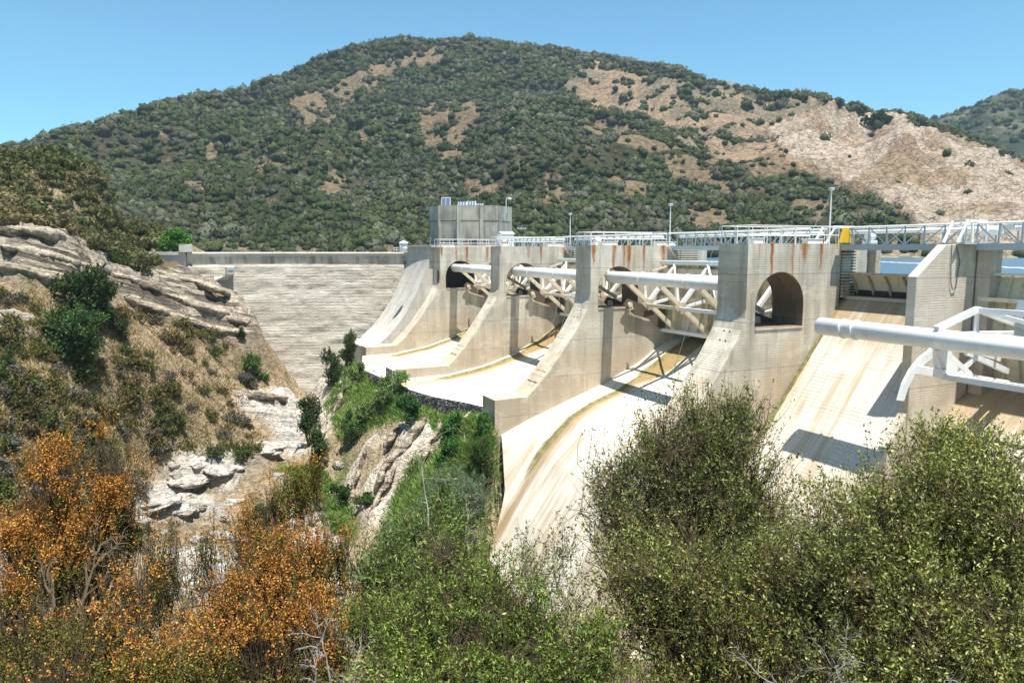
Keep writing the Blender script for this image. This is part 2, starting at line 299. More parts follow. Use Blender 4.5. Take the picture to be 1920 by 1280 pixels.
# ------------------------------------------------------------------ NEAR TERRAIN: one sheet with the canyon, both banks and the cliff under the spillway
ctl = []
for p in [(0,440,64),(0,500,62),(0,565,60),(120,452,70),(120,520,67),(120,600,63),(250,512,82),(250,590,75),(340,514,92),(345,600,80),(420,560,90),(470,575,93),(480,640,89),(450,700,85),(540,735,90),(565,750,92),
          (0,650,55),(150,660,62),(300,700,69),(0,750,49),(150,780,55),(400,760,75),(500,775,81),(0,850,44),(200,850,56),(400,840,69),(520,830,78),
          (300,900,66),(450,900,67),(550,900,66),(350,1000,56),(450,1000,55),(350,1100,50),(200,1000,51),(0,1000,38),(560,1000,57),(600,1100,50),(450,1250,42),(0,1150,33),
          (255,500,97),(300,513,96),(345,518,96),(300,500,103),(340,500,106),(280,480,112),(350,500,118),(400,500,125),(490,645,99),(500,700,98),(530,735,98),(565,765,97),(600,775,98),(0,400,82),(0,392,112),(0,385,150),(100,400,95),(100,392,130),(100,385,175),(200,420,115),(200,408,150),(200,400,200),(230,455,110),(320,490,150),(250,440,140),(210,400,170),(-300,420,60),(-300,700,38),(-300,388,110),(-300,1000,26),
          (686,672,88),(690,700,80),(758,735,71.5),(850,765,64),(922,790,58.6),(938,840,57.5),(945,950,55.5),(640,690,88),(600,722,87),(575,800,82),(562,860,76),
          (650,780,75),(710,760,70),(650,900,67),(700,880,62),(800,830,61),(780,930,56),(860,900,56),(700,980,57),(630,960,62),(800,1050,50),(940,1050,50),(1000,1120,44)]: ctl.append(tuple(at(*p)))
for (r_, f_, z_) in [(0,0,-1.8),(-6,0,-2.2),(6,0,-1.6),(0,-12,0),(0,5,-3.6),(-6,6,-4.6),(6,6,-3.6),(0,12,-7.6),(-10,14,-9),(8,12,-7.5),(0,22,-13.5),(-16,22,-13.8),(10,20,-14),(-30,14,-9.5),(-45,10,-6),(0,32,-19.5),(-14,32,-17.8),(12,34,-22),(15,12,-6.5),(22,10,-6)]:
    q = rt*r_+np.array([fw[0], fw[1], 0])/math.cos(PITCH)*f_; ctl.append((q[0], q[1], z_))
for q in [(30,10,-12),(40,10,-14),(28,30,-23),(22,40,-25),(35,25,-20),(40,35,-18),(30,48,-19),(40,50,-18),(30,60,-18),(40,70,-18),(30,80,-18),(40,90,-18),(26,62,-17),(24,70,-16.5),(25,84,-16.5),(30,95,-20),(22,96,-21),(55,60,-18),(55,20,-18),(50,110,-20),(30,115,-20),(15,118,-20),(5,122,-18),(-3,125,-10),(40,140,-18)]: ctl.append(q)
near = tps(ctl, .00002)
dam_px = [(790, 104), (735, 105), (690, 105.5), (600, 106), (520, 105.5), (430, 103.5), (350, 101)]
def near_z(x, y, detail=True):
    z = near(x, y)
    P = np.c_[x.ravel(), y.ravel(), np.zeros(x.size)]
    if detail:
        a = fbm(P/9, 4, 3)*.9+fbm(P/2.2, 4, 9)*.28
        dc = np.hypot(x.ravel(), y.ravel()); z = z+(a*sstep(6, 40, dc)).reshape(x.shape)
    return z
gx = np.arange(-120, 62, .45); gy = np.arange(-16, 190, .45)
GX, GY = np.meshgrid(gx, gy); GZ = near_z(GX, GY)
# rock: strata on the left abutment and blocky faces on the cliff and in the river bed, masks follow traced outlines laid on the ground
PV = np.c_[GX.ravel(), GY.ravel(), GZ.ravel()]; px, py, dd_ = proj(PV); px = np.where(dd_ > 2, px, -9e3)
wob = fbm(PV/5, 3, 21)*9; pxw = px+wob; pyw = py+fbm(PV/5, 3, 31)*7
ROCKS = [[(-400,400),(0,425),(110,437),(165,458),(210,500),(300,508),(345,515),(480,565),(487,600),(478,650),(400,622),(330,590),(245,570),(215,540),(100,530),(0,512),(-400,500)],
         [(-50,610),(75,612),(80,640),(-50,640)], [(440,738),(520,730),(560,760),(575,850),(540,860),(520,800),(445,770)],
         [(300,862),(420,850),(465,885),(440,925),(400,905),(330,905)],[(440,850),(540,828),(548,850),(470,870)],[(240,925),(330,915),(400,940),(420,975),(340,985),(250,965)],[(540,930),(640,930),(640,1000),(560,1060),(520,1000)],[(300,1030),(430,1030),(420,1130),(290,1130)],[(180,980),(290,985),(270,1020),(190,1020)], [(-50,1000),(50,1000),(60,1080),(-50,1100)],
         [(320,1040),(440,1040),(420,1130),(300,1130)], [(620,1080),(740,1070),(740,1110),(600,1120)]]
CLIFF = [[(690,830),(740,800),(775,810),(800,760),(830,800),(800,860),(760,900),(745,950),(700,1000),(640,940),(660,880)], [(600,720),(640,690),(650,720),(620,800),(590,850),(575,840)], [(530,930),(600,930),(620,960),(560,1000)]]
rock = np.zeros(px.shape); cliff = np.zeros(px.shape)
for p in ROCKS: rock = np.maximum(rock, inpoly(pxw, pyw, p))
for p in CLIFF: cliff = np.maximum(cliff, inpoly(pxw, pyw, p))
def blur(a, k=1):
    a = a.reshape(GX.shape)
    for _ in range(k): a = (a+np.roll(a, 1, 0)+np.roll(a, -1, 0)+np.roll(a, 1, 1)+np.roll(a, -1, 1))/5
    return a.ravel()
rock = blur(rock, 2); cliff = blur(cliff, 2)
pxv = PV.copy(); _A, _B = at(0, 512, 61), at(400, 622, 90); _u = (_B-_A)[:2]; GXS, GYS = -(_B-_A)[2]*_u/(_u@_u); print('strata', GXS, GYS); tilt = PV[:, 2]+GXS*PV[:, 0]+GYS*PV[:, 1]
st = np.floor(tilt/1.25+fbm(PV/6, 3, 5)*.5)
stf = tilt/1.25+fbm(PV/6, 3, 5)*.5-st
dz = rock*((sstep(.0, .2, stf)-stf)*1.15+ridged(PV/3.2, 4, 44)*.32)+cliff*((ridged(PV/3.0*[1, 1, .3], 4, 50)*1.0))
GZ2 = GZ.ravel()+dz
# keep the sheet under the built floors and clear of the dam foot
def cap(mask, z): 
    global GZ2
    GZ2 = np.where(mask, np.minimum(GZ2, z), GZ2)
X_, Y_ = GX.ravel(), GY.ravel()
cap((X_ > 20.8) & (Y_ > 71) & (Y_ < 100), -13.6-np.clip(X_-21, 0, 3)); lip = 20.6+(70.5-Y_)/16*3.4
cap((X_ > lip+.4) & (Y_ > 53) & (Y_ < 71), -13.6-np.clip(X_-lip, 0, 4))
def profB(x): return np.interp(x, [4, 16, 19, 21, 23.2, 26, 28.5, 30.5, 33.5, 36.7, 40.3, 42, 60], [-40, -30, -26, -23, -19.5, -15.6, -13.2, -12.1, -11.1, -10, -7.7, -7, -7])
cap((X_ > 19) & (Y_ > 20) & (Y_ < 52.6-(24-np.minimum(X_, 24))*1.3), profB(X_)-1.5); cap((X_ > 33) & (Y_ < 53) & (Y_ > 2), -16)
cap((X_ > 41) & (Y_ > -5), -12)
cap((X_ > 8) & (Y_ > 112), -6)
soil = np.array([.43, .32, .205]); soil2 = np.array([.32, .25, .165]); grs = np.array([.15, .15, .055]); rk = np.array([.58, .50, .38]); rk2 = np.array([.41, .355, .28]); ck = np.array([.68, .61, .50]); ck2 = np.array([.42, .33, .21]); gg = np.array([.11, .16, .035])
n1 = fbm(PV/4, 4, 60)[:, None]; n2 = fbm(PV/1.6, 3, 70)[:, None]
col = soil+(soil2-soil)*sstep(-.5, .5, n1); col = col+(grs-col)*sstep(.1, .7, n2)*.6
cg = (inpoly(pxw, pyw, [(540,640),(700,640),(950,760),(960,1280),(560,1280),(520,900)]))[:, None]
col = np.where(cg, ck2+(gg-ck2)*sstep(-.3, .35, n1+n2*.5), col)
rc = rk+(rk2-rk)*sstep(-.1, .7, n1); drk = (1-sstep(.0, .3, stf))[:, None]; rc = rc+(np.array([.2, .165, .13])-rc)*drk*.75  # dark foot of each layer paints in the undercut's shade
lowrock = np.array([.66, .62, .55]); rc = np.where((pyw > 700)[:, None], lowrock+(rk2-lowrock)*sstep(.2, .9, n1), rc)
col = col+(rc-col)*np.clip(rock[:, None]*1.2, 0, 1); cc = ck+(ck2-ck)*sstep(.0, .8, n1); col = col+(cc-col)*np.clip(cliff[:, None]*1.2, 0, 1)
near_fg = (dd_ < 30)[:, None]; col = np.where(near_fg, soil*.5+grs*.5, col)
ny, nx = GX.shape; idx = np.arange(nx*ny).reshape(ny, nx); Q = np.stack([idx[:-1, :-1], idx[:-1, 1:], idx[1:, 1:], idx[1:, :-1]], -1).reshape(-1, 4)
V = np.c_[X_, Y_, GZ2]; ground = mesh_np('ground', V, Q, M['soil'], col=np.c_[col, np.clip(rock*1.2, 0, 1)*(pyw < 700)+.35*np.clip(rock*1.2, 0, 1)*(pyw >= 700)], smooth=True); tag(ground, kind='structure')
GZ2 = GZ2.reshape(GX.shape)
def gz(x, y):
    i = (np.asarray(x)-gx[0])/.45; j = (np.asarray(y)-gy[0])/.45; i = np.clip(i, 0, nx-1.001); j = np.clip(j, 0, ny-1.001); a = i.astype(int); b = j.astype(int); fi = i-a; fj = j-b
    return GZ2[b, a]*(1-fi)*(1-fj)+GZ2[b, a+1]*fi*(1-fj)+GZ2[b+1, a]*(1-fi)*fj+GZ2[b+1, a+1]*fi*fj
DS = np.arange(20, 190, .3)
def hit(x, y, dmin=20):
    r = ray(x, y); ds = DS[DS > dmin]; P = r[None]*ds[:, None]; g = gz(P[:, 0], P[:, 1]); k = np.argmax(P[:, 2] < g)
    return P[k] if (P[:, 2] < g).any() else None
print('near terrain')
# ------------------------------------------------------------------ MOUNTAIN
WZ = -2.2
SKY = [(-900,330),(-300,285),(0,268),(75,266),(130,245),(220,228),(340,190),(430,178),(500,162),(560,140),(620,112),(690,92),(760,80),(820,85),(890,79),(960,92),(1040,98),(1110,110),(1180,120),(1260,135),(1310,155),(1360,165),(1440,178),(1500,180),(1560,192),(1620,208),(1700,220),(1760,242),(1830,270),(1880,300),(1960,330),(2200,380),(3000,430)]
mc = []
def DSK(x): return np.interp(x, [-900, 0, 350, 750, 1000, 1300, 1500, 1700, 1900, 3000], [330, 330, 480, 700, 690, 600, 520, 440, 370, 300])
for x, y in SKY:
    p = at(x, y, DSK(x)); mc.append(tuple(p)); q = p*1.25; mc.append((q[0], q[1], p[2]-DSK(x)*.08))
MID = [(0,300,270),(100,310,290),(0,350,210),(150,380,240),(300,300,330),(300,400,250),(450,250,430),(450,350,320),(450,430,255),(600,200,520),(600,300,400),(600,400,280),(750,150,600),(750,250,470),(780,350,330),(780,430,262),(900,150,590),(900,200,480),(900,300,360),(950,400,270),(1020,190,500),(1050,160,600),(1100,250,400),(1100,330,320),(1200,180,540),(1200,260,430),(1250,305,350),(1300,380,280),(1250,440,240),(1400,220,500),(1400,300,400),(1420,350,320),(1500,380,275),(1500,430,245),(1550,260,440),(1600,330,350),(1600,370,265),(1620,420,245),(1700,300,360),(1705,412,240),(1750,350,320),(1750,420,260),(1800,300,370),(1850,400,270),(1900,350,320),(1920,450,230),(2100,420,230)]
for p in MID: mc.append(tuple(at(*p)))
for x in (-900,-300,0,200,400,600,800,1000,1200,1400,1600,1700,1800,1920,2100,2500,3000):
    d = np.interp(x, [0, 400, 1200, 1700, 2100, 3000], [200, 215, 215, 222, 205, 160]); q = at(x, 469, d); mc.append((q[0], q[1], WZ-.5)); q = at(x, 469, d-30); mc.append((q[0], q[1], WZ-7))
mt = tps([(a, b, c) for a, b, c in mc], 2e-5)
az = np.linspace(-1150, 3000, 1050); dist = np.concatenate([np.linspace(172, 420, 240), np.linspace(422, 900, 230)])
A_, D_ = np.meshgrid(az, dist); dirh = np.stack([rt[0]*(A_-960)/F+fw[0], rt[1]*(A_-960)/F+fw[1]], -1); MX = dirh[..., 0]*D_; MY = dirh[..., 1]*D_
MZ = mt(MX, MY); PM = np.c_[MX.ravel(), MY.ravel(), np.zeros(MX.size)]
hgt = np.clip((MZ.ravel()-WZ)/40, 0, 1)
gul = ridged(PM/95+np.c_[fbm(PM/60, 2, 3), fbm(PM/60, 2, 4), np.zeros(len(PM))]*.4, 3, 77)
MZ = MZ+((gul*10+fbm(PM/28, 4, 80)*3.6)*hgt).reshape(MX.shape)
# skyline height per bearing
elev = MZ/D_; tgt = np.interp(az, [s[0] for s in SKY], [-(ray(s[0], s[1])[2]) for s in SKY]); tgt = -tgt
tgt = tgt-.0085
mx = elev.max(0); fac = np.where(mx > .01, tgt/mx, 1); MZ = np.where(MZ > 0, MZ*fac[None], MZ)
PMV = np.c_[MX.ravel(), MY.ravel(), MZ.ravel()]; mpx, mpy, md = proj(PMV); wx = fbm(PM/22, 3, 90)*14; wy = fbm(PM/22, 3, 95)*10
qx, qy = mpx+wx, mpy+wy
BARE = [[(1060,170),(1110,120),(1190,135),(1300,165),(1500,185),(1700,225),(1880,300),(2400,300),(2400,480),(1720,480),(1710,415),(1640,370),(1560,345),(1500,320),(1430,290),(1380,320),(1290,260),(1180,215),(1100,190)]]
PATCH = [[(590,330),(640,320),(650,350),(600,360)],[(480,300),(530,280),(545,300),(490,330)],[(1010,330),(1060,340),(1060,400),(1020,395)],[(1150,330),(1220,345),(1200,380),(1150,370)],[(1280,380),(1380,390),(1370,430),(1290,430)],[(1490,370),(1560,375),(1550,410),(1480,400)],[(330,340),(380,330),(385,350),(335,360)],[(870,330),(930,340),(920,375),(870,370)],[(540,180),(600,170),(640,230),(560,240)],[(380,258),(435,262),(430,285),(385,298)],[(290,238),(318,236),(318,250),(290,248)],[(700,110),(830,90),(835,110),(700,160),(640,200),(600,175)],[(780,200),(890,190),(900,230),(880,290),(830,310),(790,280)],[(660,240),(690,240),(690,262),(660,262)],[(1030,200),(1150,230),(1230,260),(1290,280),(1210,290),(1120,255)],[(1230,295),(1340,290),(1350,330),(1400,350),(1340,370),(1250,330)],[(1400,270),(1520,300),(1500,330),(1420,330)],[(180,430),(230,440),(210,462),(130,440)]]
bare = np.zeros(qx.shape); patch = np.zeros(qx.shape)
for p in BARE: bare = np.maximum(bare, inpoly(qx, qy, p))
for p in PATCH: patch = np.maximum(patch, inpoly(qx, qy, p))
white = inpoly(qx, qy, [(1440,250),(1560,200),(1700,235),(1850,290),(2400,300),(2400,480),(1720,480),(1700,400),(1580,345),(1500,310)])*1.0
MS = MX.shape
rz = bare*(white*(ridged(PMV/11, 4, 120)*2.2+ridged(PMV/4.5, 3, 125)*.9)+ridged(PMV/16, 3, 110)*1.2)
MZ = MZ+rz.reshape(MS)*np.clip((MZ-WZ)/6, 0, 1)
PMV = np.c_[MX.ravel(), MY.ravel(), MZ.ravel()]
a1 = fbm(PMV/30, 4, 130)[:, None]; a2 = fbm(PMV/8, 3, 135)[:, None]
gcol = np.array([.085, .08, .043])+(np.array([.055, .062, .028])-np.array([.085, .08, .043]))*sstep(-.3, .4, a1); gcol = gcol+(np.array([.24, .19, .125])-gcol)*sstep(.35, .8, a2)*.5
leftbrown = inpoly(qx, qy, [(-1200,330),(0,330),(150,370),(240,420),(260,470),(-1200,480)])[:, None]; gcol = np.where(leftbrown, np.array([.17, .12, .055])+0*gcol, gcol)
bcol = np.array([.37, .265, .17])+(np.array([.25, .21, .145])-np.array([.37, .265, .17]))*sstep(-.2, .5, a1)
wcol = np.array([.51, .42, .325])+(np.array([.36, .265, .175])-np.array([.51, .42, .325]))*sstep(-.1, .55, a1+a2*.4)
bcol = np.where((white > 0)[:, None], wcol, bcol)
gcol = gcol+(np.array([.28, .21, .13])-gcol)*patch[:, None]*.8
mcol = np.where((bare > 0)[:, None], bcol, gcol); shore = (sstep(6, 2.2, MZ.ravel()-WZ))[:, None]; mcol = mcol+(np.array([.46, .38, .26])-mcol)*shore*(.4+.5*(mpx[:, None] > 1500))
ny2, nx2 = MS; idx = np.arange(nx2*ny2).reshape(MS); Q = np.stack([idx[:-1, :-1], idx[:-1, 1:], idx[1:, 1:], idx[1:, :-1]], -1).reshape(-1, 4)
tag(mesh_np('mountain', PMV, Q, M['hill'], col=mcol, smooth=True), kind='structure')
# far hills
def far_hill(name, prof, d, depth, colr, sd):
    xs = np.linspace(prof[0][0], prof[-1][0], 260); ys = np.interp(xs, [p[0] for p in prof], [p[1] for p in prof]); vs = []; T = np.linspace(0, 1, 60)
    for t in T:
        dd = d-depth*(1-t) if t <= 1 else d
        for x, y in zip(xs, ys):
            top = at(x, y, d)[2]; b = at(x, 469, dd); vs.append((b[0], b[1], WZ-3+(top-WZ+3)*math.sin(t*math.pi/2)**1.0))
    vs = np.array(vs); vs[:, 2] += ridged(np.c_[vs[:, 0], vs[:, 1], 0*vs[:, 0]]/120, 4, sd)*d*.008*np.repeat(np.sin(T*math.pi)*.9, len(xs))
    vs[:, 2] += fbm(vs/35, 3, sd+5)*3.2
    idx = np.arange(len(vs)).reshape(len(T), len(xs)); Q = np.stack([idx[:-1, :-1], idx[:-1, 1:], idx[1:, 1:], idx[1:, :-1]], -1).reshape(-1, 4)
    n = fbm(vs/60, 4, sd+9)[:, None]; c = np.array(colr)+(np.array([.15, .15, .10])-np.array(colr))*sstep(.2, .8, n); return tag(mesh_np(name, vs, Q, M['hill'], col=c, smooth=True), kind='structure'), vs, T
hR, hv, hT = far_hill('hill', [(1560,345),(1700,262),(1745,245),(1800,228),(1850,205),(1905,192),(1960,196),(2100,190),(2500,240),(3000,330)], 1050, 480, (.035, .055, .03), 7)
far_hill('hill', [(1250,260),(1310,186),(1350,174),(1385,180),(1450,215),(1520,280)], 1500, 500, (.26, .23, .17), 9)
# water
m = NT('lake_water', .3, .5); h = m.noise(1.2, 4, .6, 1, 1, 1); m.out((.06, .125, .185), m.bump(h, .7, .4)); M['water'] = m.m
wv = []; 
lake = MB().add([(41.2, -60, WZ), (700, -60, WZ), (700, 900, WZ), (-350, 900, WZ), (-160, 160, WZ), (-8, 122, WZ), (4, 112.5, WZ), (41.2, 105, WZ)], [tuple(range(8))]); tag(lake.build('lake', M['water']), kind='structure')
print('mountain')
# chaparral on the mountain: one mass
def ico(sub):
    import bmesh
    b = bmesh.new(); bmesh.ops.create_icosphere(b, subdivisions=sub, radius=1); v = np.array([x.co[:] for x in b.verts]); f = np.array([[q.index for q in x.verts] for x in b.faces]); b.free(); return v, f
iv, if_ = ico(2)
def blobs(P, S, colr, nvar=24, tris=26, flat=.9, jit=.3, seed=1, core=.84, tsz=.2):
    """clumpy shrubs: jittered lumps with leaf clusters standing off them"""
    rg = np.random.default_rng(seed); protos = []
    for k in range(nvar):
        v = iv.copy(); r = 1+rg.uniform(-jit, jit, len(v)); r *= 1+.22*vnoise(v*1.7+k*9, k); v = v*r[:, None]*core; v[:, 2] = v[:, 2]*flat+.3
        t = rg.normal(size=(tris, 3)); t[:, 2] = np.abs(t[:, 2])*.9-.1; t /= np.linalg.norm(t, axis=1)[:, None]; c = t*rg.uniform(.75, 1.15, (tris, 1)); c[:, 2] = c[:, 2]*flat+.3
        tv = c[:, None]+rg.normal(scale=tsz, size=(tris, 3, 3)); base = len(v); V_ = np.r_[v, tv.reshape(-1, 3)]; F_ = np.r_[if_, base+np.arange(tris*3).reshape(-1, 3)]; 
        sh = np.r_[rg.uniform(.8, 1.15, len(v)), np.repeat(rg.uniform(.8, 1.25, tris), 3)]; protos.append((V_, F_, sh))
    ks = rg.integers(0, nvar, len(P)); nv = len(protos[0][0]); VV = np.empty((len(P), nv, 3)); CC = np.empty((len(P), nv, 3)); FF = np.empty((len(P), len(protos[0][1]), 3), np.int64)
    th = rg.uniform(0, 6.28, len(P))
    for i in range(len(P)):
        v, f, sh = protos[ks[i]]; c, s_ = math.cos(th[i]), math.sin(th[i]); a = S[i]
        VV[i, :, 0] = P[i, 0]+a*(v[:, 0]*c-v[:, 1]*s_); VV[i, :, 1] = P[i, 1]+a*(v[:, 0]*s_+v[:, 1]*c); VV[i, :, 2] = P[i, 2]+a*v[:, 2]; CC[i] = colr[i]*sh[:, None]; FF[i] = f+i*nv
    return VV.reshape(-1, 3), FF.reshape(-1, 3), np.clip(CC.reshape(-1, 3), 0, 1)
GREENS = np.array([(.035, .055, .016), (.05, .075, .018), (.06, .07, .025), (.075, .095, .028), (.11, .105, .085), (.145, .125, .105), (.13, .145, .075), (.045, .06, .022)])
def pick(n, w, rg, pal=GREENS): return pal[rg.choice(len(pal), n, p=np.array(w)/sum(w))]*rg.uniform(.75, 1.3, (n, 1))
rg = np.random.default_rng(3); N = 84000
ii = rg.integers(0, nx2-1, N*3); jj = rg.choice(ny2-1, N*3)
# equal spread over the ground: weight by ring area
dsel = D_[jj, 0]; keep = rg.uniform(0, 1, len(ii)) < (dsel/900)*np.where(jj < 240, 1.03, 2.1); ii, jj = ii[keep], jj[keep]
P = np.c_[MX[jj, ii], MY[jj, ii], MZ[jj, ii]]+np.c_[rg.normal(0, .8, (len(ii), 2)), np.zeros(len(ii))]; k = jj*nx2+ii
front = (mpx[k] > -60) & (mpx[k] < 1990) & (P[:, 2] > WZ+.6); ns = fbm(P/16, 3, 140); big = fbm(P/50, 2, 141)
pr = np.where(bare[k] > 0, np.where(white[k] > 0, .008, .05+.3*(ns > .5)), np.where(patch[k] > 0, .16, .85+.4*ns)); lbr = leftbrown.ravel()[k]; pr = pr*np.where(fbm(P/38, 3, 210) < -.3, .6, 1)
sel = front & (rg.uniform(0, 1, len(k)) < pr); P = P[sel]; k2 = k[sel]; print('mount shrubs', len(P))
if len(P) > 36000: q = rg.choice(len(P), 36000, replace=False); P = P[q]; k2 = k2[q]
cl = pick(len(P), [5, 4, 4, 3, 3, 2, 2.2, 4], rg); gn = fbm(P/35, 3, 150); gy_ = fbm(P/45, 3, 170)[:, None]; cl = (cl*.5+np.array([.050, .062, .026])*.5)*.92*(1+.3*gn[:, None]); cl = np.where((gy_ > .3) & (rg.uniform(0, 1, (len(P), 1)) < .5), np.array([.085, .088, .055])*rg.uniform(.7, 1.3, (len(P), 1)), cl); lb = leftbrown.ravel()[k2]; cl = np.where(lb[:, None], np.where(rg.uniform(0, 1, (len(P), 1)) < .5, np.array([.19, .14, .06]), np.array([.1, .115, .035]))*rg.uniform(.6, 1.3, (len(P), 1)), cl)
hz = 1+0*md[k2]
S = rg.uniform(1.3, 2.7, len(P))*rg.choice([1, 1.5, .55], len(P), p=[.45, .2, .35])*np.clip(md[k2]/420, .8, 1.2); S = np.where(lb, S*.65, S)
hv_ = hv.reshape(len(hT), 260, 3)[12:, :]; hs = hv_.reshape(-1, 3); hs = hs[rg.choice(len(hs), 3200)]+rg.normal(0, 4, (3200, 3))*[1, 1, 0]; P = np.r_[P, hs]; S = np.r_[S, rg.uniform(2.5, 4.5, 3200)]; cl = np.r_[cl, pick(3200, [5, 4, 4, 1, .5, .5, .6, 4], rg)*.9+.008]
V, Fx, cc = blobs(P-np.c_[np.zeros((len(P), 2)), S*.25], S, cl, tris=56, seed=5, core=.9, tsz=.15)
tag(mesh_np('chaparral', V, Fx, M['far'], col=cc), 'dense green and grey scrub covering the mountainside', 'scrub', kind='stuff')
# ridge-line bushes that stand out against the sky: individual
def place_copy(proto, loc, s, rz, label=None, group=None, sz=1):
    r = proto.copy(); C.objects.link(r); r.location = Vector([float(v) for v in loc]); r.rotation_euler = (0, 0, rz); r.scale = (s, s, s*sz)
    if label: r['label'] = label
    if group: r['group'] = group
    for ch in proto.children:
        c = ch.copy(); C.objects.link(c); c.parent = r
    return r
# ------------------------------------------------------------------ plants built from branches, twigs and leaves
def prisms(P0, P1, r0, r1):
    d = P1-P0; L = np.linalg.norm(d, axis=1)[:, None]+1e-9; d = d/L; a = np.cross(d, [0.3, .2, .93]); a /= np.linalg.norm(a, axis=1)[:, None]+1e-9; b = np.cross(d, a); vs = []
    for P_, r_ in ((P0, r0), (P1, r1)):
        for t in (0, 2.094, 4.189): vs.append(P_+(a*math.cos(t)+b*math.sin(t))*np.asarray(r_).reshape(-1, 1))
    V = np.stack(vs, 1); n = len(P0); o = np.arange(n)[:, None]*6; Fq = np.concatenate([o+np.array(q) for q in ((0, 1, 4, 3), (1, 2, 5, 4), (2, 0, 3, 5))]); return V.reshape(-1, 3), Fq
def leaves(P, dirs, L, W, rg):
    n = len(P); d = dirs/(np.linalg.norm(dirs, axis=1)[:, None]+1e-9); r = rg.normal(size=(n, 3)); wv = np.cross(d, r); wv /= np.linalg.norm(wv, axis=1)[:, None]+1e-9; L = np.asarray(L).reshape(-1, 1)*np.ones((n, 1)); W = np.asarray(W).reshape(-1, 1)*np.ones((n, 1))
    nrm = np.cross(d, wv); V = np.stack([P, P+d*L*.45+wv*W*.5+nrm*W*.15, P+d*L, P+d*L*.45-wv*W*.5+nrm*W*.15], 1).reshape(-1, 3); return V, np.arange(4*n).reshape(-1, 4)
def plant(name, label, cat, base, lobes, ntwig, nleaf, L, W, pal, wts, seed, tl=.25, upb=.6, group=None, bark='bark', twr=.004, stemr=.03, leafmat='leaf', clump=.25, tipcol=None, tipfrac=0, gap=None,  shell=.45, stemfrac=.6, twigcol=None):
    rg = np.random.default_rng(seed); base = np.array(base, float); t = thing(name, label, cat, base, group); vol = np.array([l[3]*l[4]*l[5] if len(l) > 4 else l[3]**3 for l in lobes])**.66; vol /= vol.sum()
    TV = []; TF = []; LP = []; LD = []; LT_ = []; LH_ = []; nvt = 0; BV = []; BF = []; nb = 0
    for li, l in enumerate(lobes):
        c = np.array(l[:3], float); r = np.array(l[3:6] if len(l) > 4 else [l[3]]*3, float); n = max(8, int(ntwig*vol[li]))
        u = rg.normal(size=(n, 3)); u /= np.linalg.norm(u, axis=1)[:, None]; rad = rg.uniform(shell, 1, n)**.7; lump = (1+clump*fbm(u*2.1+seed, 3, seed))*np.where(rg.uniform(0, 1, n) < .10, rg.uniform(1.05, 1.35, n), 1)
        tip = c+u*r*(rad*lump)[:, None]; out = u*.7+np.array([0, 0, upb])+rg.normal(scale=.35, size=(n, 3)); out /= np.linalg.norm(out, axis=1)[:, None]; ln = tl*rg.uniform(.5, 1.3, n)
        p0 = tip-out*ln[:, None]; mid = (p0+tip)/2+rg.normal(scale=.05, size=(n, 3))*ln[:, None]
        for a, b, r0, r1 in ((p0, mid, twr, twr*.8), (mid, tip, twr*.8, twr*.4)):
            v, f = prisms(a, b, np.full(n, r0), np.full(n, r1)); TV.append(v); TF.append(f+nvt); nvt += len(v)
        # limbs: base -> fork -> twig ends
        nl = max(3, int(n*.06)); q = rg.choice(n, nl, replace=False); fork = base+(c-base)*rg.uniform(.35, .7)+rg.normal(scale=.06, size=3)*np.linalg.norm(c-base)
        segs = [base+rg.normal(scale=stemr, size=3)*[1, 1, 0], base+(fork-base)*.5+rg.normal(scale=.06, size=3)*np.linalg.norm(fork-base), fork]
        mb = MB(); mb.tube([s for s in segs], [stemr, stemr*.8, stemr*.6], 6, False); BV.append(np.array(mb.v)); BF.append(np.array(mb.f)+nb); nb += len(mb.v)
        for j in q:
            e = p0[j]; m1 = fork+(e-fork)*.5+rg.normal(scale=.09, size=3)*np.linalg.norm(e-fork); mb = MB(); mb.tube([fork, m1, e], [stemr*.45, stemr*.25, twr], 5, False); BV.append(np.array(mb.v)); BF.append(np.array(mb.f)+nb); nb += len(mb.v)
        # connect other twigs to the nearest limb end
        qi = p0[q]; D2 = ((p0[:, None]-qi[None])**2).sum(-1); nn_ = D2.argmin(1); v, f = prisms(qi[nn_], p0, np.full(n, twr*1.2), np.full(n, twr)); TV.append(v); TF.append(f+nvt); nvt += len(v)
        per = max(1, int(nleaf*vol[li]/n)); tt = rg.uniform(.0, 1.03, (n, per)); pos = p0[:, None]+(tip-p0)[:, None]*tt[..., None]+rg.normal(scale=.02, size=(n, per, 3))*tl; dr = out[:, None]*.6+rg.normal(scale=.75, size=(n, per, 3)); LP.append(pos.reshape(-1, 3)); LD.append(dr.reshape(-1, 3)); LT_.append(tt.ravel()); LH_.append(((pos[..., 2]-c[2])/r[2]).ravel())
    LP = np.concatenate(LP); LD = np.concatenate(LD); LT_ = np.concatenate(LT_); LH_ = np.concatenate(LH_)
    if gap is not None: kp = fbm(LP/(tl*.55), 3, seed+40) > gap; LP, LD, LT_, LH_ = LP[kp], LD[kp], LT_[kp], LH_[kp]
    n = len(LP); v, f = leaves(LP, LD, L*rg.uniform(.6, 1.25, n), W*rg.uniform(.6, 1.2, n), rg)
    col = np.array(pal)[rg.choice(len(pal), n, p=np.array(wts)/sum(wts))]*rg.uniform(.75, 1.3, (n, 1)); col = col*(1+.3*fbm(LP/(tl*1.8), 2, seed+3)[:, None])
    if tipcol is not None:
        mk = LT_ > (1-tipfrac); zt = (fbm(LP/(tl*2), 2, seed+8)*.8+LH_) > -.25; mk &= zt; col[mk] = np.array(tipcol)[rg.integers(0, len(tipcol), mk.sum())]*rg.uniform(.7, 1.3, (mk.sum(), 1))
    col = np.repeat(np.clip(col, .003, 1), 4, 0); mesh_np('foliage', v, f, M[leafmat], t, col=col)
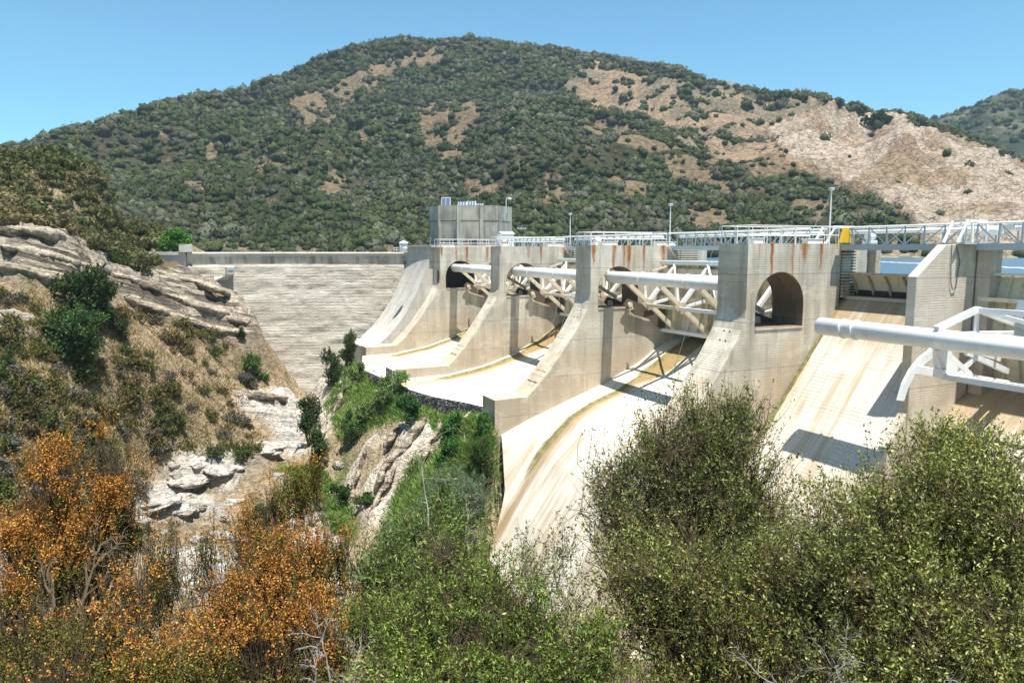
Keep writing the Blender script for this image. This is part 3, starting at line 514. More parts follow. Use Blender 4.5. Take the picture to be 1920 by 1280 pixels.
    bo = mesh_np('branches', np.concatenate(BV), np.concatenate(BF), M[bark], t, smooth=True); mesh_np('twigs', np.concatenate(TV), np.concatenate(TF), M[twigcol or bark], t)
    return t
# ------------------------------------------------------------------ THE DAM (curved wall left of the spillway)
def smooth_path(pts, n):
    pts = np.array(pts, float); k = np.arange(len(pts)); t = np.linspace(0, len(pts)-1, n); out = []
    for tt in t:
        i = min(int(tt), len(pts)-2); f = tt-i; p0 = pts[max(i-1, 0)]; p1 = pts[i]; p2 = pts[i+1]; p3 = pts[min(i+2, len(pts)-1)]
        out.append(.5*((2*p1)+(-p0+p2)*f+(2*p0-5*p1+4*p2-p3)*f*f+(-p0+3*p1-3*p2+p3)*f**3))
    return np.array(out)
ZC = -.28
cr = np.array([np.r_[at(x, 472, d)[:2]] for x, d in dam_px]); cr = smooth_path(cr, 121); tg = np.gradient(cr, axis=0); tg /= np.linalg.norm(tg, axis=1)[:, None]; nrm = np.c_[-tg[:, 1], tg[:, 0]]
if nrm[60]@cr[60] > 0: nrm = -nrm   # towards the canyon
dam = thing('arch_dam', 'long curved concrete dam wall with a rough banded face, left of the spillway', 'dam', (cr[60][0], cr[60][1], -20))
def sweep(sec, name, mat, jit=0, res=1, path=cr, nn=nrm, parent=dam):
    sec = np.array(sec, float); V = []; 
    for p, n_ in zip(path, nn): V.append(np.c_[p[0]+n_[0]*sec[:, 0], p[1]+n_[1]*sec[:, 0], sec[:, 1]])
    V = np.array(V); ns = len(sec); a = np.arange(len(path)*ns).reshape(len(path), ns); Fq = np.stack([a[:-1, :-1], a[1:, :-1], a[1:, 1:], a[:-1, 1:]], -1).reshape(-1, 4); V = V.reshape(-1, 3)
    if jit:
        d = (ridged(np.c_[V[:, 0]*.35, V[:, 1]*.35, V[:, 2]*1.3], 4, 61)*jit+np.floor((V[:, 2]+fbm(V/8, 2, 5)*.8)/1.55)*0.0); V[:, :2] += np.repeat(nn, ns, 0)*d[:, None]
    return mesh_np(name, V, Fq, mat, parent)
sweep([(-3.0, ZC), (.25, ZC), (.25, ZC-.38), (.0, ZC-.38), (0, ZC-.6), (-3, ZC-.6)], 'crest_slab', M['crest'])
sweep([(-.04, ZC-.37), (-.04, ZC-1.75), (-.3, ZC-1.75)], 'parapet_band', M['band'])
zz = np.linspace(ZC-1.72, -21.5, 60); cr4 = smooth_path(cr[::6], 300); tg4 = np.gradient(cr4, axis=0); tg4 /= np.linalg.norm(tg4, axis=1)[:, None]; nn4 = np.c_[-tg4[:, 1], tg4[:, 0]]; nn4 = nn4 if nn4[150]@cr4[150] < 0 else -nn4
sweep([(-1, ZC-1.6)]+[(.15+(.22*(ZC-1.72-z)), z) for z in zz], 'dam_face', M['face'], .13, path=cr4, nn=nn4)
sweep([(-3.0, ZC-.5), (-3.0, -14)], 'upstream_face', M['mass'])
# recessed outlet box high on the face
p = at(432, 508, 101.5); q = thing('outlet_box', 'small pale concrete outlet box with grey grille high on the dam face', 'outlet', p)
b = MB(); b.box(p[0]-.5, p[0]+.5, p[1]-.3, p[1]+4, p[2]-.5, p[2]+.55); ob = b.build('housing', M['crest'], q, .03); b = MB(); b.box(p[0]-.38, p[0]+.38, p[1]-.36, p[1]-.303, p[2]+.1, p[2]+.42); b.build('grille', M['grey'], q)
b = MB(); b.add([(p[0]-.5, p[1]-.3, p[2]-.503), (p[0]+.5, p[1]-.3, p[2]-.503), (p[0]+.5, p[1]+3, p[2]-.503), (p[0]-1.8, p[1]+3, p[2]-.503), (p[0]-2.2, p[1]-.1, p[2]-1.3), (p[0]-.3, p[1]+1.5, p[2]-1.3)], [(0, 1, 5), (0, 5, 4), (0, 4, 3, 2, 1)]); b.build('spout', M['crest'], q)
# wing wall to the left abutment
wing = thing('wing_wall', 'white concrete wing wall running from the dam into the rocky left bank', 'wall', at(300, 500, 100))
a0 = at(349, 472, 101)[:2]; a1 = at(249, 472, 100)[:2]; dv = (a1-a0)/np.linalg.norm(a1-a0); nv = np.array([-dv[1], dv[0]]); nv = nv if nv@a0 < 0 else -nv
def wallquad(A, B, z0, z1, off0, th, name, mat, zb=None, par=wing):
    b = MB(); P = [(A+nv*off0), (B+nv*off0), (B+nv*(off0-th)), (A+nv*(off0-th))]; zb = zb or [z0, z0]
    b.add([(P[0][0], P[0][1], zb[0]), (P[1][0], P[1][1], zb[1]), (P[2][0], P[2][1], zb[1]), (P[3][0], P[3][1], zb[0])]+[(q_[0], q_[1], z1) for q_ in P], [(0, 3, 2, 1), (4, 5, 6, 7), (0, 1, 5, 4), (1, 2, 6, 5), (2, 3, 7, 6), (3, 0, 4, 7)]); return b.build(name, mat, par)
wallquad(a0-dv*.0+dv*.02, a1, -3, ZC-.36, .12, 3, 'wall', M['crest'], [-3.1, -1.2]); wallquad(a0+dv*.02, a1, 0, ZC+.03, .36, 3.3, 'coping', M['crest'], [ZC-.357, ZC-.357])
A = at(305, 507, 100)[:2]; B = at(338, 507, 100)[:2]; g = thing('double_gate', 'two rust-brown wooden gate panels low in the white wing wall', 'gate', (A[0], A[1], -3))
for k in range(2):
    P0 = A+(B-A)*k*.52; P1 = A+(B-A)*(k*.52+.46); wallquad(P0, P1, -3.2, -1.45, .55, .12, 'panel', M['wood'], par=g)
blk = thing('crest_block', 'square white concrete block standing on the left end of the dam crest', 'block', at(348, 463, 101)); p = at(348, 463, 101)
bb = MB(); bb.box(p[0]-.85, p[0]+.8, p[1]-.8, p[1]+.8, ZC+.003, ZC+1.05); bb.build('body', M['crest'], blk, .04); bb = MB(); bb.box(p[0]-.9, p[0]-.1, p[1]-.82, p[1]+.7, ZC+1.053, ZC+1.1); bb.build('rusty_lid', M['rusty'], blk)
p = at(757, 464, 94.5); hut = thing('gauge_hut', 'small round white hut with conical cap on the dam crest beside the spillway', 'hut', (p[0], p[1], ZC))
b = MB(); b.tube([(p[0], p[1], ZC), (p[0], p[1], ZC+1.15)], .5, 14); b.build('wall', M['white'], hut, auto=True); b = MB(); b.tube([(p[0], p[1], ZC+1.15), (p[0], p[1], ZC+1.22), (p[0], p[1], ZC+1.5)], [.6, .58, .05], 14); b.build('cap', M['white'], hut)
b = MB(); q_ = p-rt*1.0
for k in range(3):
    s_ = p-rt*(.55+.35*k); b.tube([(s_[0], s_[1], ZC), (s_[0], s_[1], ZC+.6)], .03, 5)
for z_ in (.3, .6): b.tube([p-rt*.5+[0, 0, ZC+z_-p[2]], p-rt*1.3+[0, 0, ZC+z_-p[2]]], .03, 5)
b.build('handrail', M['rail'], hut)
M['arch'] = concrete('stained_shaded_arch_concrete', (.23, .175, .12), (.10, .075, .055), .3, .8, ())  # rust-brown stain, with the shade inside the arches painted in
# ------------------------------------------------------------------ THE SPILLWAY: piers
nose = [(32, -3.5), (31.93, -4.1), (31.7, -4.8), (31.25, -5.6), (30.75, -6.4), (30.1, -7.3), (29.2, -8.5), (28.2, -9.7), (27.2, -10.75), (26.25, -11.6)]
ARC = [(34.7+1.98*math.cos(t), -3.3+1.98*math.sin(t)) for t in np.linspace(0, math.pi, 19)]; HOLE = [(36.68, -4.75)]+ARC+[(32.72, -4.75)]
def outer(xend, zbot, xup, ztop=-11.65):
    if xend < 18: return [(32, .4), (xup, .4), (xup, zbot), (19.5, zbot), (21.5, -20.2), (23.4, -16.6), (25, -13.8)]+nose[::-1][:]
    return [(32, .4), (xup, .4), (xup, zbot), (xend, zbot), (xend, ztop)]+nose[::-1]
PIERS = [('p4', 34.5, 37.1, 17.5, 39.75, -24, 'nearest spillway pier with dark nose and an open arch through it'),
         ('p3', 52.4, 54.8, 23.4, 40.6, -20, 'spillway pier whose sloping foot ends in a tall block above the green cliff'),
         ('p2', 70.3, 72.6, 20.4, 40.6, -15, 'spillway pier with a low flat concrete block at its foot on the white apron'),
         ('p1', 88.2, 90.6, 22.4, 40.6, -15, 'farthest spillway pier, against the smooth abutment apron, its arch closed and dark')]
for nm, y0, y1, xe, xu, zb, lab in PIERS:
    t = thing('spillway_pier', 'concrete '+lab, 'pier', (36, (y0+y1)/2, -12), 'piers of the spillway')
    b = MB(); b.prism(outer(xe, zb, xu), y0, y1, HOLE); b.build('body', M[nm], t)
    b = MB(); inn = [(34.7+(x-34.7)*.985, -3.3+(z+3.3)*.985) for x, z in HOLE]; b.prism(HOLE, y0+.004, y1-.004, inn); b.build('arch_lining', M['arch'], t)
    # recessed upstream part with ribbed gate guide
    x2, x3 = (41.75, 42.9) if nm == 'p4' else (43.3, 44.4)
    b = MB(); b.box(xu+.003, x3, y0+.62, y1-.62, -8, .3); b.build('upstream_part', M[nm], t)
    b = MB(); b.box(xu+.05, x2, y0+.5, y0+.617, -3.2, .1); b.build('guide_plate', M['dark'], t); b = MB()
    for k in range(17): b.box(xu+.15, x2-.1, y0+.32, y0+.497, -3.1+k*.19, -3.1+k*.19+.11)
    b.build('guide_ribs', M['cream'], t)
    if nm != 'p1':
        for (hx, hz) in ((31.62, -4.95), (31.3, -5.5)):
            for yy in (.9, 1.4): b = MB(); b.tube([(hx+.2, y0+yy, hz), (hx-.03, y0+yy, hz)], .055, 8); b.build('bolt_hole', M['dark'], t)
    if nm == 'p1':
        b = MB(); b.box(32.6, 36.8, y1-.1, y1+.4, -4.9, -1.2); b.build('arch_back_wall', M['dark'], t)  # niche back coloured near-black for the shade inside the arch
        b = MB(); b.box(31.92, 31.998, y0+.5, y0+.95, -5.9, -2.6); b.build('nose_shade_strip', M['dark'], t)  # dark strip painting in the shaded part of the pier nose
    # low sill ledge under the arch on the bay side
    b = MB(); b.box(32.75, 36.7, y0-.05, y0-.003, -4.84, -4.745); b.build('arch_sill', M[nm], t)
# P5: thin tapering wall
t = thing('divider_wall', 'thin concrete divider wall with a sloping top edge between the narrow and the rightmost bay', 'wall', (38, 26.2, -12))
prof = [(35.55, -1.35), (37.7, .3), (40.2, .3), (40.2, -16), (35.5, -16)]; b = MB(); b.prism(prof, 26.0, 26.55); b.build('body', M['p5'], t, .03)
zx = [(12, -39.2), (22, -25.9), (28, -18.2), (34.1, -10.6), (35.48, -8.85)]; b = MB(); b.prism([(x, z+.25) for x, z in zx]+[(x, z-7) for x, z in zx[::-1]], 26.03, 26.53); b.build('chute_curb', M['p5'], t)
b = MB(); b.box(40.25, 41.2, 25.2, 25.95, -9, .3); b.box(40.203, 42.1, 26.05, 26.5, -9, .25); b.build('upstream_part', M['p5'], t)
b = MB(); b.box(41.2, 41.95, 26.02, 26.045, -3.2, .1); b.build('guide_plate', M['dark'], t); b = MB()
for k in range(17): b.box(41.22, 41.9, 25.85, 26.017, -3.1+k*.19, -3.1+k*.19+.11)
b.build('guide_ribs', M['cream'], t)
b = MB(); cab = [onY(1785, 458, 25.93), onY(1783, 500, 25.93), onY(1783, 530, 25.93), onY(1786, 543, 25.93), onY(1792, 541, 25.93), onY(1795, 520, 25.93), onY(1800, 490, 25.93), onY(1793, 458, 25.93)]; b.tube(cab, .022, 5); b.build('hanging_cable', M['dark'], t)
# ------------------------------------------------------------------ abutment apron beyond the last pier
t = thing('abutment_apron', 'broad smooth concrete abutment sweeping down beside the farthest pier', 'abutment', (28, 95, -12))
ap = [(31.75, .35), (31.4, -1.3), (30.75, -3.2), (29.6, -5.6), (28.1, -8.1), (26.4, -10.2), (24.6, -11.75)]; V = []; ys = np.linspace(90.61, 101, 22); app = smooth_path(ap, 30)
for i, y in enumerate(ys):
    f = (y-90.6)/10.4
    for x, z in app: V.append((x-.9*f*0+f*f*.4, y, z-.0*f))
V = np.array(V); a = np.arange(len(V)).reshape(len(ys), len(app)); mesh_np('curved_face', V, np.stack([a[:-1, :-1], a[1:, :-1], a[1:, 1:], a[:-1, 1:]], -1).reshape(-1, 4), M['mass'], t, smooth=True)
b = MB(); b.box(32.0, 41, 90.62, 101, -13, .33); b.build('core', M['mass'], t); b = MB(); b.prism([(31.76, .34)]+[(x+.03, z) for x, z in ap[1:]]+[(25, -15), (33, -15), (33, .34)], 90.63, 91.2); b.build('wall', M['mass'], t)
b = MB(); b.box(31.5, 41, 90.0, 101.3, .353, .62); b.build('top_slab', M['mass'], t, .02)
b = MB(); b.box(22.4, 26.6, 90.605, 98.6, -14.5, -11.72); b.build('toe_block', M['apron'], t, .05)
# ------------------------------------------------------------------ spillway floors
def profA(x): return np.interp(x, [17, 21, 26, 30, 33.5, 36.7, 38.8, 40.3, 41.3, 42.5, 46], [-12.6, -12.9, -12.8, -12.15, -11.1, -9.6, -8.3, -7.55, -7.2, -7.15, -8.5])
def floor(name, lab, xs, ys, zf, xmin=None, mat='chute', mossy=1.0, skirt=1.6, clipf=None, wallY=None):
    t = thing(name, lab, 'spillway floor', (xs.mean(), ys.mean(), -14), None); Xg, Yg = np.meshgrid(xs, ys)
    if xmin is not None:
        lo = np.array([xmin(y) for y in ys]); u = (xs-xs[0])/(xs[-1]-xs[0]); Xg = lo[:, None]+(xs[-1]-lo[:, None])*u[None]
    Zg = zf(Xg, Yg); V = np.c_[Xg.ravel(), Yg.ravel(), Zg.ravel()]
    wy = wallY if wallY is not None else ys[-1]; dw = wy-V[:, 1]; moss = np.exp(-((dw-.9)/.6)**2)*mossy*sstep(22, 27, V[:, 0]); moss = np.maximum(moss, np.exp(-((dw-1.3)/1.5)**2)*mossy*sstep(33, 36.5, V[:, 0])*1.25)
    if mat == 'chute4': moss = np.exp(-(dw/.26)**2)*1.3*mossy
    brown = np.exp(-((dw-1.5)/.9)**2)*.75+.3*sstep(33, 37, V[:, 0]); brown = brown if mat != 'chute4' else .25+.5*sstep(36, 40, V[:, 0])
    col = np.c_[moss, brown, 0*moss]
    a = np.arange(V.shape[0]).reshape(Xg.shape); fq = np.stack([a[:-1, :-1], a[:-1, 1:], a[1:, 1:], a[1:, :-1]], -1).reshape(-1, 4)
    mesh_np('surface', V, fq, M[mat], t, col=col, smooth=True)
    # lip wall below the downstream edge
    e = V[a[:, 0]]; k = len(e); low = e-[0, 0, skirt]+np.c_[fbm(e*1.3, 3, 6)*.25, np.zeros(k), fbm(e*.9, 3, 8)*.3]; mid = e-[0.0, 0, skirt*.5]+np.c_[-np.abs(fbm(e*2, 3, 16))*.3-.05, np.zeros((k, 2))]; VV = np.r_[e-[.0, 0, .001], mid, low]; q = np.arange(k-1)
    mesh_np('lip', VV, np.concatenate([np.stack([q, q+1, q+1+k, q+k], -1), np.stack([q+k, q+1+k, q+1+2*k, q+2*k], -1)]), M['lipstone'], t); return t
M['lipstone'] = ground_mat('cobbled_lip', .8, .3, 3.0)
m = NT('cobbles', .95, .1); v = m.n('ShaderNodeTexVoronoi'); v.inputs['Scale'].default_value = 4; m.lk(m.pos, v.inputs['Vector']); c = m.mix(m.mapr(v.outputs['Distance'], .1, .55), (.42, .4, .36), (.08, .08, .08)); M['lipstone'] = m.out(c, m.bump(v.outputs['Distance'], 1, .1))
floor('spillway_floor', 'white concrete apron of the farthest bay with a yellow moss line along the wall', np.linspace(0, 42, 90), np.linspace(72.55, 88.25, 60), lambda X, Y: profA(X)+.25*np.exp(-((88.2-Y)/.8)**2), lambda y: np.interp(y, [72.5, 80, 88.3], [20.2, 19.6, 22.0]))
floor('spillway_floor', 'broad white concrete apron with a curved cobbled lip, in the bay ahead of the tall block', np.linspace(0, 42, 90), np.linspace(54.75, 70.35, 60), lambda X, Y: profA(X)+.3*np.exp(-((70.3-Y)/.9)**2), lambda y: np.interp(y, [54.7, 58, 62, 66, 70.4], [24.2, 23.2, 21.6, 20.8, 20.6]))
def z3(X, Y):
    a = np.interp(X, [22, 23.9, 26, 30, 33.3, 36.7, 38.8, 40.3, 41.3, 42.5], [-15.5, -14.5, -13.6, -12.2, -11.1, -9.6, -8.3, -7.55, -7.2, -7.15]); b_ = profB(X); k = sstep(49.0, 52.3, Y); k = k*k; z = np.where(X > 33.4, a, b_+(a-b_)*k); return z
def xm3(y): return np.interp(y, [30, 40, 46, 49, 50.5, 52.45], [9, 12, 17, 21.5, 23.4, 23.95])
floor('spillway_chute', 'steep white chute plunging past the tall end block, crossed by the pipe shadow', np.linspace(0, 42, 150), np.linspace(37.05, 52.45, 90), z3, xm3, wallY=50.6, skirt=5)
def z4(X, Y): return np.interp(X, [8, 22, 28, 34.1, 36.6, 39.2, 40.1, 40.6, 41.5], [-45, -25.9, -18.2, -10.6, -7.4, -4.1, -3.15, -2.98, -3.05])
floor('spillway_chute', 'steep ribbed tan chute of the narrow bay below the rusty flap gate', np.linspace(0, 41.5, 150), np.linspace(26.56, 34.5, 40), z4, lambda y: 12, 'chute4', wallY=34.4)
def z5(X, Y): return np.interp(X, [8, 22, 28, 34.1, 36.6, 39.5, 41.5], [-45, -27, -20, -13.2, -11, -8.2, -7.2])
floor('spillway_chute', 'tan chute at the far right under the white gate trusses', np.linspace(0, 41.5, 100), np.linspace(4, 26.0, 40), z5, lambda y: 12, 'chute4', .4)
b = MB(); b.box(40.2, 40.9, 26.56, 34.5, -3.4, -2.93); sl_ = b.build('gate_sill', M['rusty'], None, .02, base=(40.5, 30, -3.2)); tag(sl_, 'rust-streaked sill beam under the flap gate of the narrow bay', 'sill')
# ------------------------------------------------------------------ radial gates
def gate(ya, yb, lab, armY, rings):
    t = thing('radial_gate', lab, 'gate', (36, (ya+yb)/2, -6)); Cx, Cz, r = 33.88, -2.2, .49
    # in the drawn line of sight the tube axis sits .6 m below eye-level deck items
    b = MB(); b.tube([(Cx, ya+.05, Cz), (Cx, yb-.02, Cz)], r, 28); b.build('cross_tube', M['white'], t, auto=True)
    for ry in rings: b = MB(); b.tube([(Cx, ry-.05, Cz), (Cx, ry+.05, Cz)], r+.045, 28); b.build('tube_flange', M['white'], t, auto=True)
    N = (36.1, -4.45); B = (39.35, -6.75); T = (39.2, -1.15)
    b = MB(); pts = [(39.3+.55*math.sin(math.pi*k/14), -6.9+5.8*k/14) for k in range(15)]; b.prism(pts+[(x+.08, z) for x, z in pts[::-1]], ya+.12, yb-.12); b.build('skin_plate', M['cream'], t)
    for k in range(int((yb-ya)/1.25)):
        y = ya+.6+k*1.25; b = MB(); b.prism([(x-.28, z) for x, z in pts]+[(x-.005, z) for x, z in pts[::-1]], y, y+.07); b.build('skin_rib', M['cream'], t)
    for i, y in enumerate(armY):
        b = MB(); b.beam((Cx+.3, y, Cz-.35), (B[0]-.2, y, B[1]+.1), .28, .34); b.build('lower_arm', M['cream'], t, .02)
        b = MB(); b.beam((N[0], y, N[1]), (T[0]-.3, y, T[1]-.2), .26, .3); b.build('upper_arm', M['white'], t, .02)
        b = MB(); b.beam((N[0]+.12, y+.25, N[1]+.1), (N[0]-.1, y+.25, Cz-.2), .22, .22, (0, 1, 0)); b.beam((N[0], y, N[1]), (39.0, y, -3.9), .18, .2); b.build('strut', M['white'], t)
        b = MB(); b.beam((B[0]-.35, y, B[1]+.2), (T[0]-.3, y, T[1]), .2, .24, (0, 1, 0)); b.build('post', M['rusty'] if i % 2 else M['cream'], t)
    for y in armY:
        b = MB(); b.prism([(N[0]-.5, N[1]+.1), (N[0]-.1, N[1]+.5), (N[0]+.55, N[1]+.45), (N[0]+.6, N[1]-.25), (N[0]+.1, N[1]-.45)], y-.185, y-.165); b.build('gusset', M['rusty'], t)
    for i in range(len(armY)-1):
        y0, y1 = armY[i], armY[i+1]; b = MB(); b.beam((N[0], y0, N[1]), (N[0], y1, N[1]), .24, .26); b.beam((N[0], y1, N[1]), (T[0]-.4, y0, T[1]), .15, .17); b.build('brace', M['white'] if i % 2 else M['cream'], t)
    b = MB(); b.beam((B[0]-.2, ya+.15, B[1]-.02), (B[0]-.2, yb-.15, B[1]-.02), .45, .3); b.beam((T[0]-.15, ya+.15, T[1]+.12), (T[0]-.15, yb-.15, T[1]+.12), .7, .34); b.build('girder', M['white'], t, .02)
    b = MB(); b.beam((38.9, ya+.2, -4.0), (38.9, yb-.2, -4.0), .3, .34); b.beam((39.1, ya+.2, -1.75), (39.1, yb-.2, -1.75), .2, .5); b.build('girder', M['cream'], t, .02)
    for y in (ya+.32, yb-.32):
        b = MB(); b.tube([(35.6, y-.2, -4.5), (35.6, y+.2, -4.5)], .2, 12); b.beam((35.6, y, -4.5), (35.75, y, -4.95), .3, .4); b.build('trunnion', M['cream'], t)
        # curved steel side plate joining tube and skin, coloured like the wall in shadow
        b = MB(); o = [(35.0, -4.5), (36.1, -5.35), (37.6, -5.8), (39.25, -7.0), (39.3, -4.9), (37.6, -4.75), (36.4, -4.35), (35.4, -4.0)]; yy = y if y < (ya+yb)/2 else y; b.prism(o, yy-.04, yy+.04); b.build('side_plate', M['shadebrown'], t)
    b = MB(); b.beam((33.6, ya+.55, -2.6), (36.4, ya+.55, -4.1), .26, .3); b.beam((36.4, ya+.55, -4.1), (35.3, ya+.55, -5.2), .18, .22); b.beam((34.3, ya+1.5, -4.9), (35.6, ya+1.5, -2.4), .2, .24); b.build('end_strut', M['cream'], t)
    # lifting brace to the deck
    b = MB(); b.tube([(39.2, yb-.5, .35), (39.9, yb-.5, -.25), (40.3, yb-.5, -.8), (40.35, yb-.5, -1.3)], .13, 8); b.build('lifting_arm', M['rusty'], t)
    b = MB(); b.beam((37.2, yb-1.2, -1.75), (39.2, yb-1.2, -1.2), .1, .16); b.build('walkway_beam', M['cream'], t); b = MB(); b.beam((37.2, ya+2, -1.75), (39.2, ya+2, -1.2), .1, .16); b.build('walkway_beam', M['cream'], t)
    return t
gate(37.1, 52.4, 'white radial gate with long cross tube and open trusses in the nearest arched bay', [50.4, 46.2, 41.6, 38.4], [47.8, 42.4])
gate(54.8, 70.3, 'white radial gate with long cross tube in the middle arched bay', [68.4, 64.2, 60.2, 56.6], [66.9, 61.5])
gate(72.6, 88.2, 'farthest white radial gate, its cross tube ending in the dark closed arch', [86.4, 82.2, 78.4, 74.6], [84.6, 81.2])
# right-hand gate, lowered
t = thing('radial_gate', 'lowered radial gate at the right edge with the largest white cross tube', 'gate', (36, 20, -8)); PX, PZ = 33.88, -4.26
b = MB(); b.tube([(PX, 6, PZ), (PX, 30.55, PZ)], .49, 32); b.build('cross_tube', M['white'], t, auto=True)
b = MB(); b.tube([(PX, 30.551, PZ), (PX, 30.63, PZ)], [.49, .38], 32); b.build('tube_cap', M['white'], t, auto=True)
for ry in (28.9, 28.15, 17.9): b = MB(); b.tube([(PX, ry-.07, PZ), (PX, ry+.07, PZ)], .54, 32); b.build('tube_flange', M['white'], t, auto=True)
pts = [(41.0-.5*math.cos(math.pi*(k/16-.5))+.3, -7.0+5.7*k/16) for k in range(17)]; b = MB(); b.prism(pts+[(x+.1, z) for x, z in pts[::-1]], 6.2, 25.7); b.build('skin_plate', M['cream'], t)
for k in range(24):
    b = MB(); y = 6.5+k*.82; b.prism([(x-.22, z) for x, z in pts]+[(x-.004, z) for x, z in pts[::-1]], y, y+.06); b.build('skin_rib', M['cream'], t)
b = MB(); b.beam((40.45, 6.2, -2.62), (40.45, 25.8, -2.62), .45, .22); b.build('girder', M['cream'], t, .01); b = MB(); b.beam((40.7, 6.2, -1.28), (40.7, 25.8, -1.28), .2, .12); b.build('girder', M['cream'], t)
def truss(y):
    Y = lambda x_, z_: (x_, y, z_)
    b = MB(); arc = [(33.3, -4.7), (32.55, -5.05), (31.9, -5.6), (31.45, -6.25), (31.2, -7.0)]
    if y > 23: b.prism(arc+[(31.55, -7.05), (31.8, -6.4), (32.2, -5.85), (32.8, -5.4), (33.4, -5.1)], y-.08, y+.08); b.build('curved_arm', M['white'], t)
    b = MB(); b.beam(Y(32.2, -5.6), Y(40.4, -7.05), .34, .42); b.build('lower_arm', M['white'], t, .02)
    b = MB(); b.beam(Y(33.6, -3.75), Y(36.6, -2.9), .26, .3); b.beam(Y(36.6, -2.9), Y(40.5, -4.0), .24, .26); b.beam(Y(34, -4.1), Y(40.5, -4.3), .3, .36); b.build('upper_arm', M['white'], t, .02)
    b = MB(); b.beam(Y(34.0, -4.6), Y(35.0, -6.0), .3, .7); b.beam(Y(33.2, -4.7), Y(34.1, -5.9), .12, .2); b.beam(Y(35.2, -4.6), Y(38.6, -5.5), .22, .26); b.beam(Y(36.0, -5.0), Y(39.4, -6.2), .2, .28); b.beam(Y(33.8, -4.6), Y(36.8, -6.4), .2, .26); b.beam(Y(38.2, -4.4), Y(35.2, -6.2), .18, .22); b.beam(Y(36.6, -2.9), Y(36.6, -4.1), .14, .18); b.build('strut', M['white'], t, .01)
    b = MB(); b.beam(Y(40.4, -2.6), Y(40.2, -3.3), .45, .5); b.beam(Y(40.2, -3.3), Y(40.55, -4.9), .34, .4); b.build('bracket', M['white'], t, .02)
for y in (23.4, 17.4, 12): truss(y)
b = MB()
for x_, z_ in ((36.6, -2.95), (34.3, -6.1), (38.2, -4.35), (39.6, -6.9)): b.beam((x_, 12, z_), (x_, 23.4, z_), .2, .26)
b.beam((34.3, 23.4, -6.0), (36.8, 17.4, -6.4), .16, .2); b.beam((36.6, 23.4, -2.95), (38.2, 17.4, -4.3), .16, .2); b.beam((36.8, 23.4, -6.4), (34.3, 17.4, -6.0), .16, .2); b.build('brace', M['white'], t)
# flap gate of the narrow bay
t = thing('flap_gate', 'rusty cream flap gate overhanging the crest of the narrow bay', 'gate', (41, 30.5, -3)); pts = [(40.55, -1.5), (40.75, -1.75), (41.05, -2.15), (41.25, -2.6), (41.3, -3.0)]
b = MB(); b.prism(pts+[(x+.09, z) for x, z in pts[::-1]], 26.75, 34.4); b.build('skin_plate', M['cream'], t)
for k in range(7): b = MB(); y = 26.8+k*1.24; b.prism([(x-.02, z-.02) for x, z in pts[:1]]+[(x-.16, z-.1) for x, z in pts[:4]]+[(x-.005, z) for x, z in pts[::-1]], y, y+.11); b.build('rib', M['rusty'], t)
b = MB(); b.beam((40.5, 26.75, -1.5), (40.5, 34.4, -1.5), .24, .16); b.build('top_lip', M['rusty'], t); b = MB(); b.box(41.2, 41.5, 26.6, 34.5, -3.3, -2.55); b.build('back_wall', M['dark'], t)
b = MB(); 
for k in range(15): b.box(39.85, 40.45, 34.32, 34.47, -3.0+k*.21, -3.0+k*.21+.13)
gd = b.build('gate_guide', M['rusty'], None, base=(40.1, 34.4, -1.5)); tag(gd, 'stack of horizontal rusty ribs on the near pier beside the flap gate', 'guide')
# rusty column upstream of the narrow bay
p = onX(1640, 480, 43.4); b = MB(); b.box(43.1, 43.6, p[1]-.35, p[1]+.35, -6, .2); cl_ = b.build('rust_column', M['rusty'], None, .03, base=(43.4, p[1], -4)); tag(cl_, 'rust-streaked concrete post standing in the lake behind the narrow bay', 'post')
# ------------------------------------------------------------------ decks, rails, bridges
def rail(lab, pts, z0, h, grp, closed=False, step=1.35, name='railing', nr=2, parent=None):
    t = thing(name, lab, 'railing', (pts[0][0], pts[0][1], z0), grp); b = MB()
    for k in range(nr):
        z = z0+h*(k+1)/nr; P = [(x, y, z) for x, y in pts]
        for i in range(len(P)-1): b.tube([P[i], P[i+1]], .03, 6)
    b.build('rails', M['rail'], t)
    for i in range(len(pts)-1):
        A = np.array(pts[i], float); B = np.array(pts[i+1], float); n = max(1, int(round(np.linalg.norm(B-A)/step)))
        for k in range(n+(1 if i == len(pts)-2 else 0)): q = A+(B-A)*k/n; b = MB(); b.tube([(q[0], q[1], z0), (q[0], q[1], z0+h)], .028, 6); b.build('post', M['rail'], t)
    return t
for (y0, y1, xu, lab) in ((34.5, 37.1, 39.6, 'white pipe railing round the top of the nearest pier'), (52.4, 54.8, 39.6, 'white pipe railing round the top of the pier behind the tall end block'), (70.3, 72.6, 39.6, 'white pipe railing on the pier above the flat foot block'), (88.2, 90.6, 39.6, 'white pipe railing on the farthest pier below the round tower')):
    h = 1.08 if y0 < 60 else .95; rail(lab, [(xu, y0+.12), (32.1, y0+.12), (32.1, y1-.12), (xu, y1-.12)], .4, h, 'pier top railings')
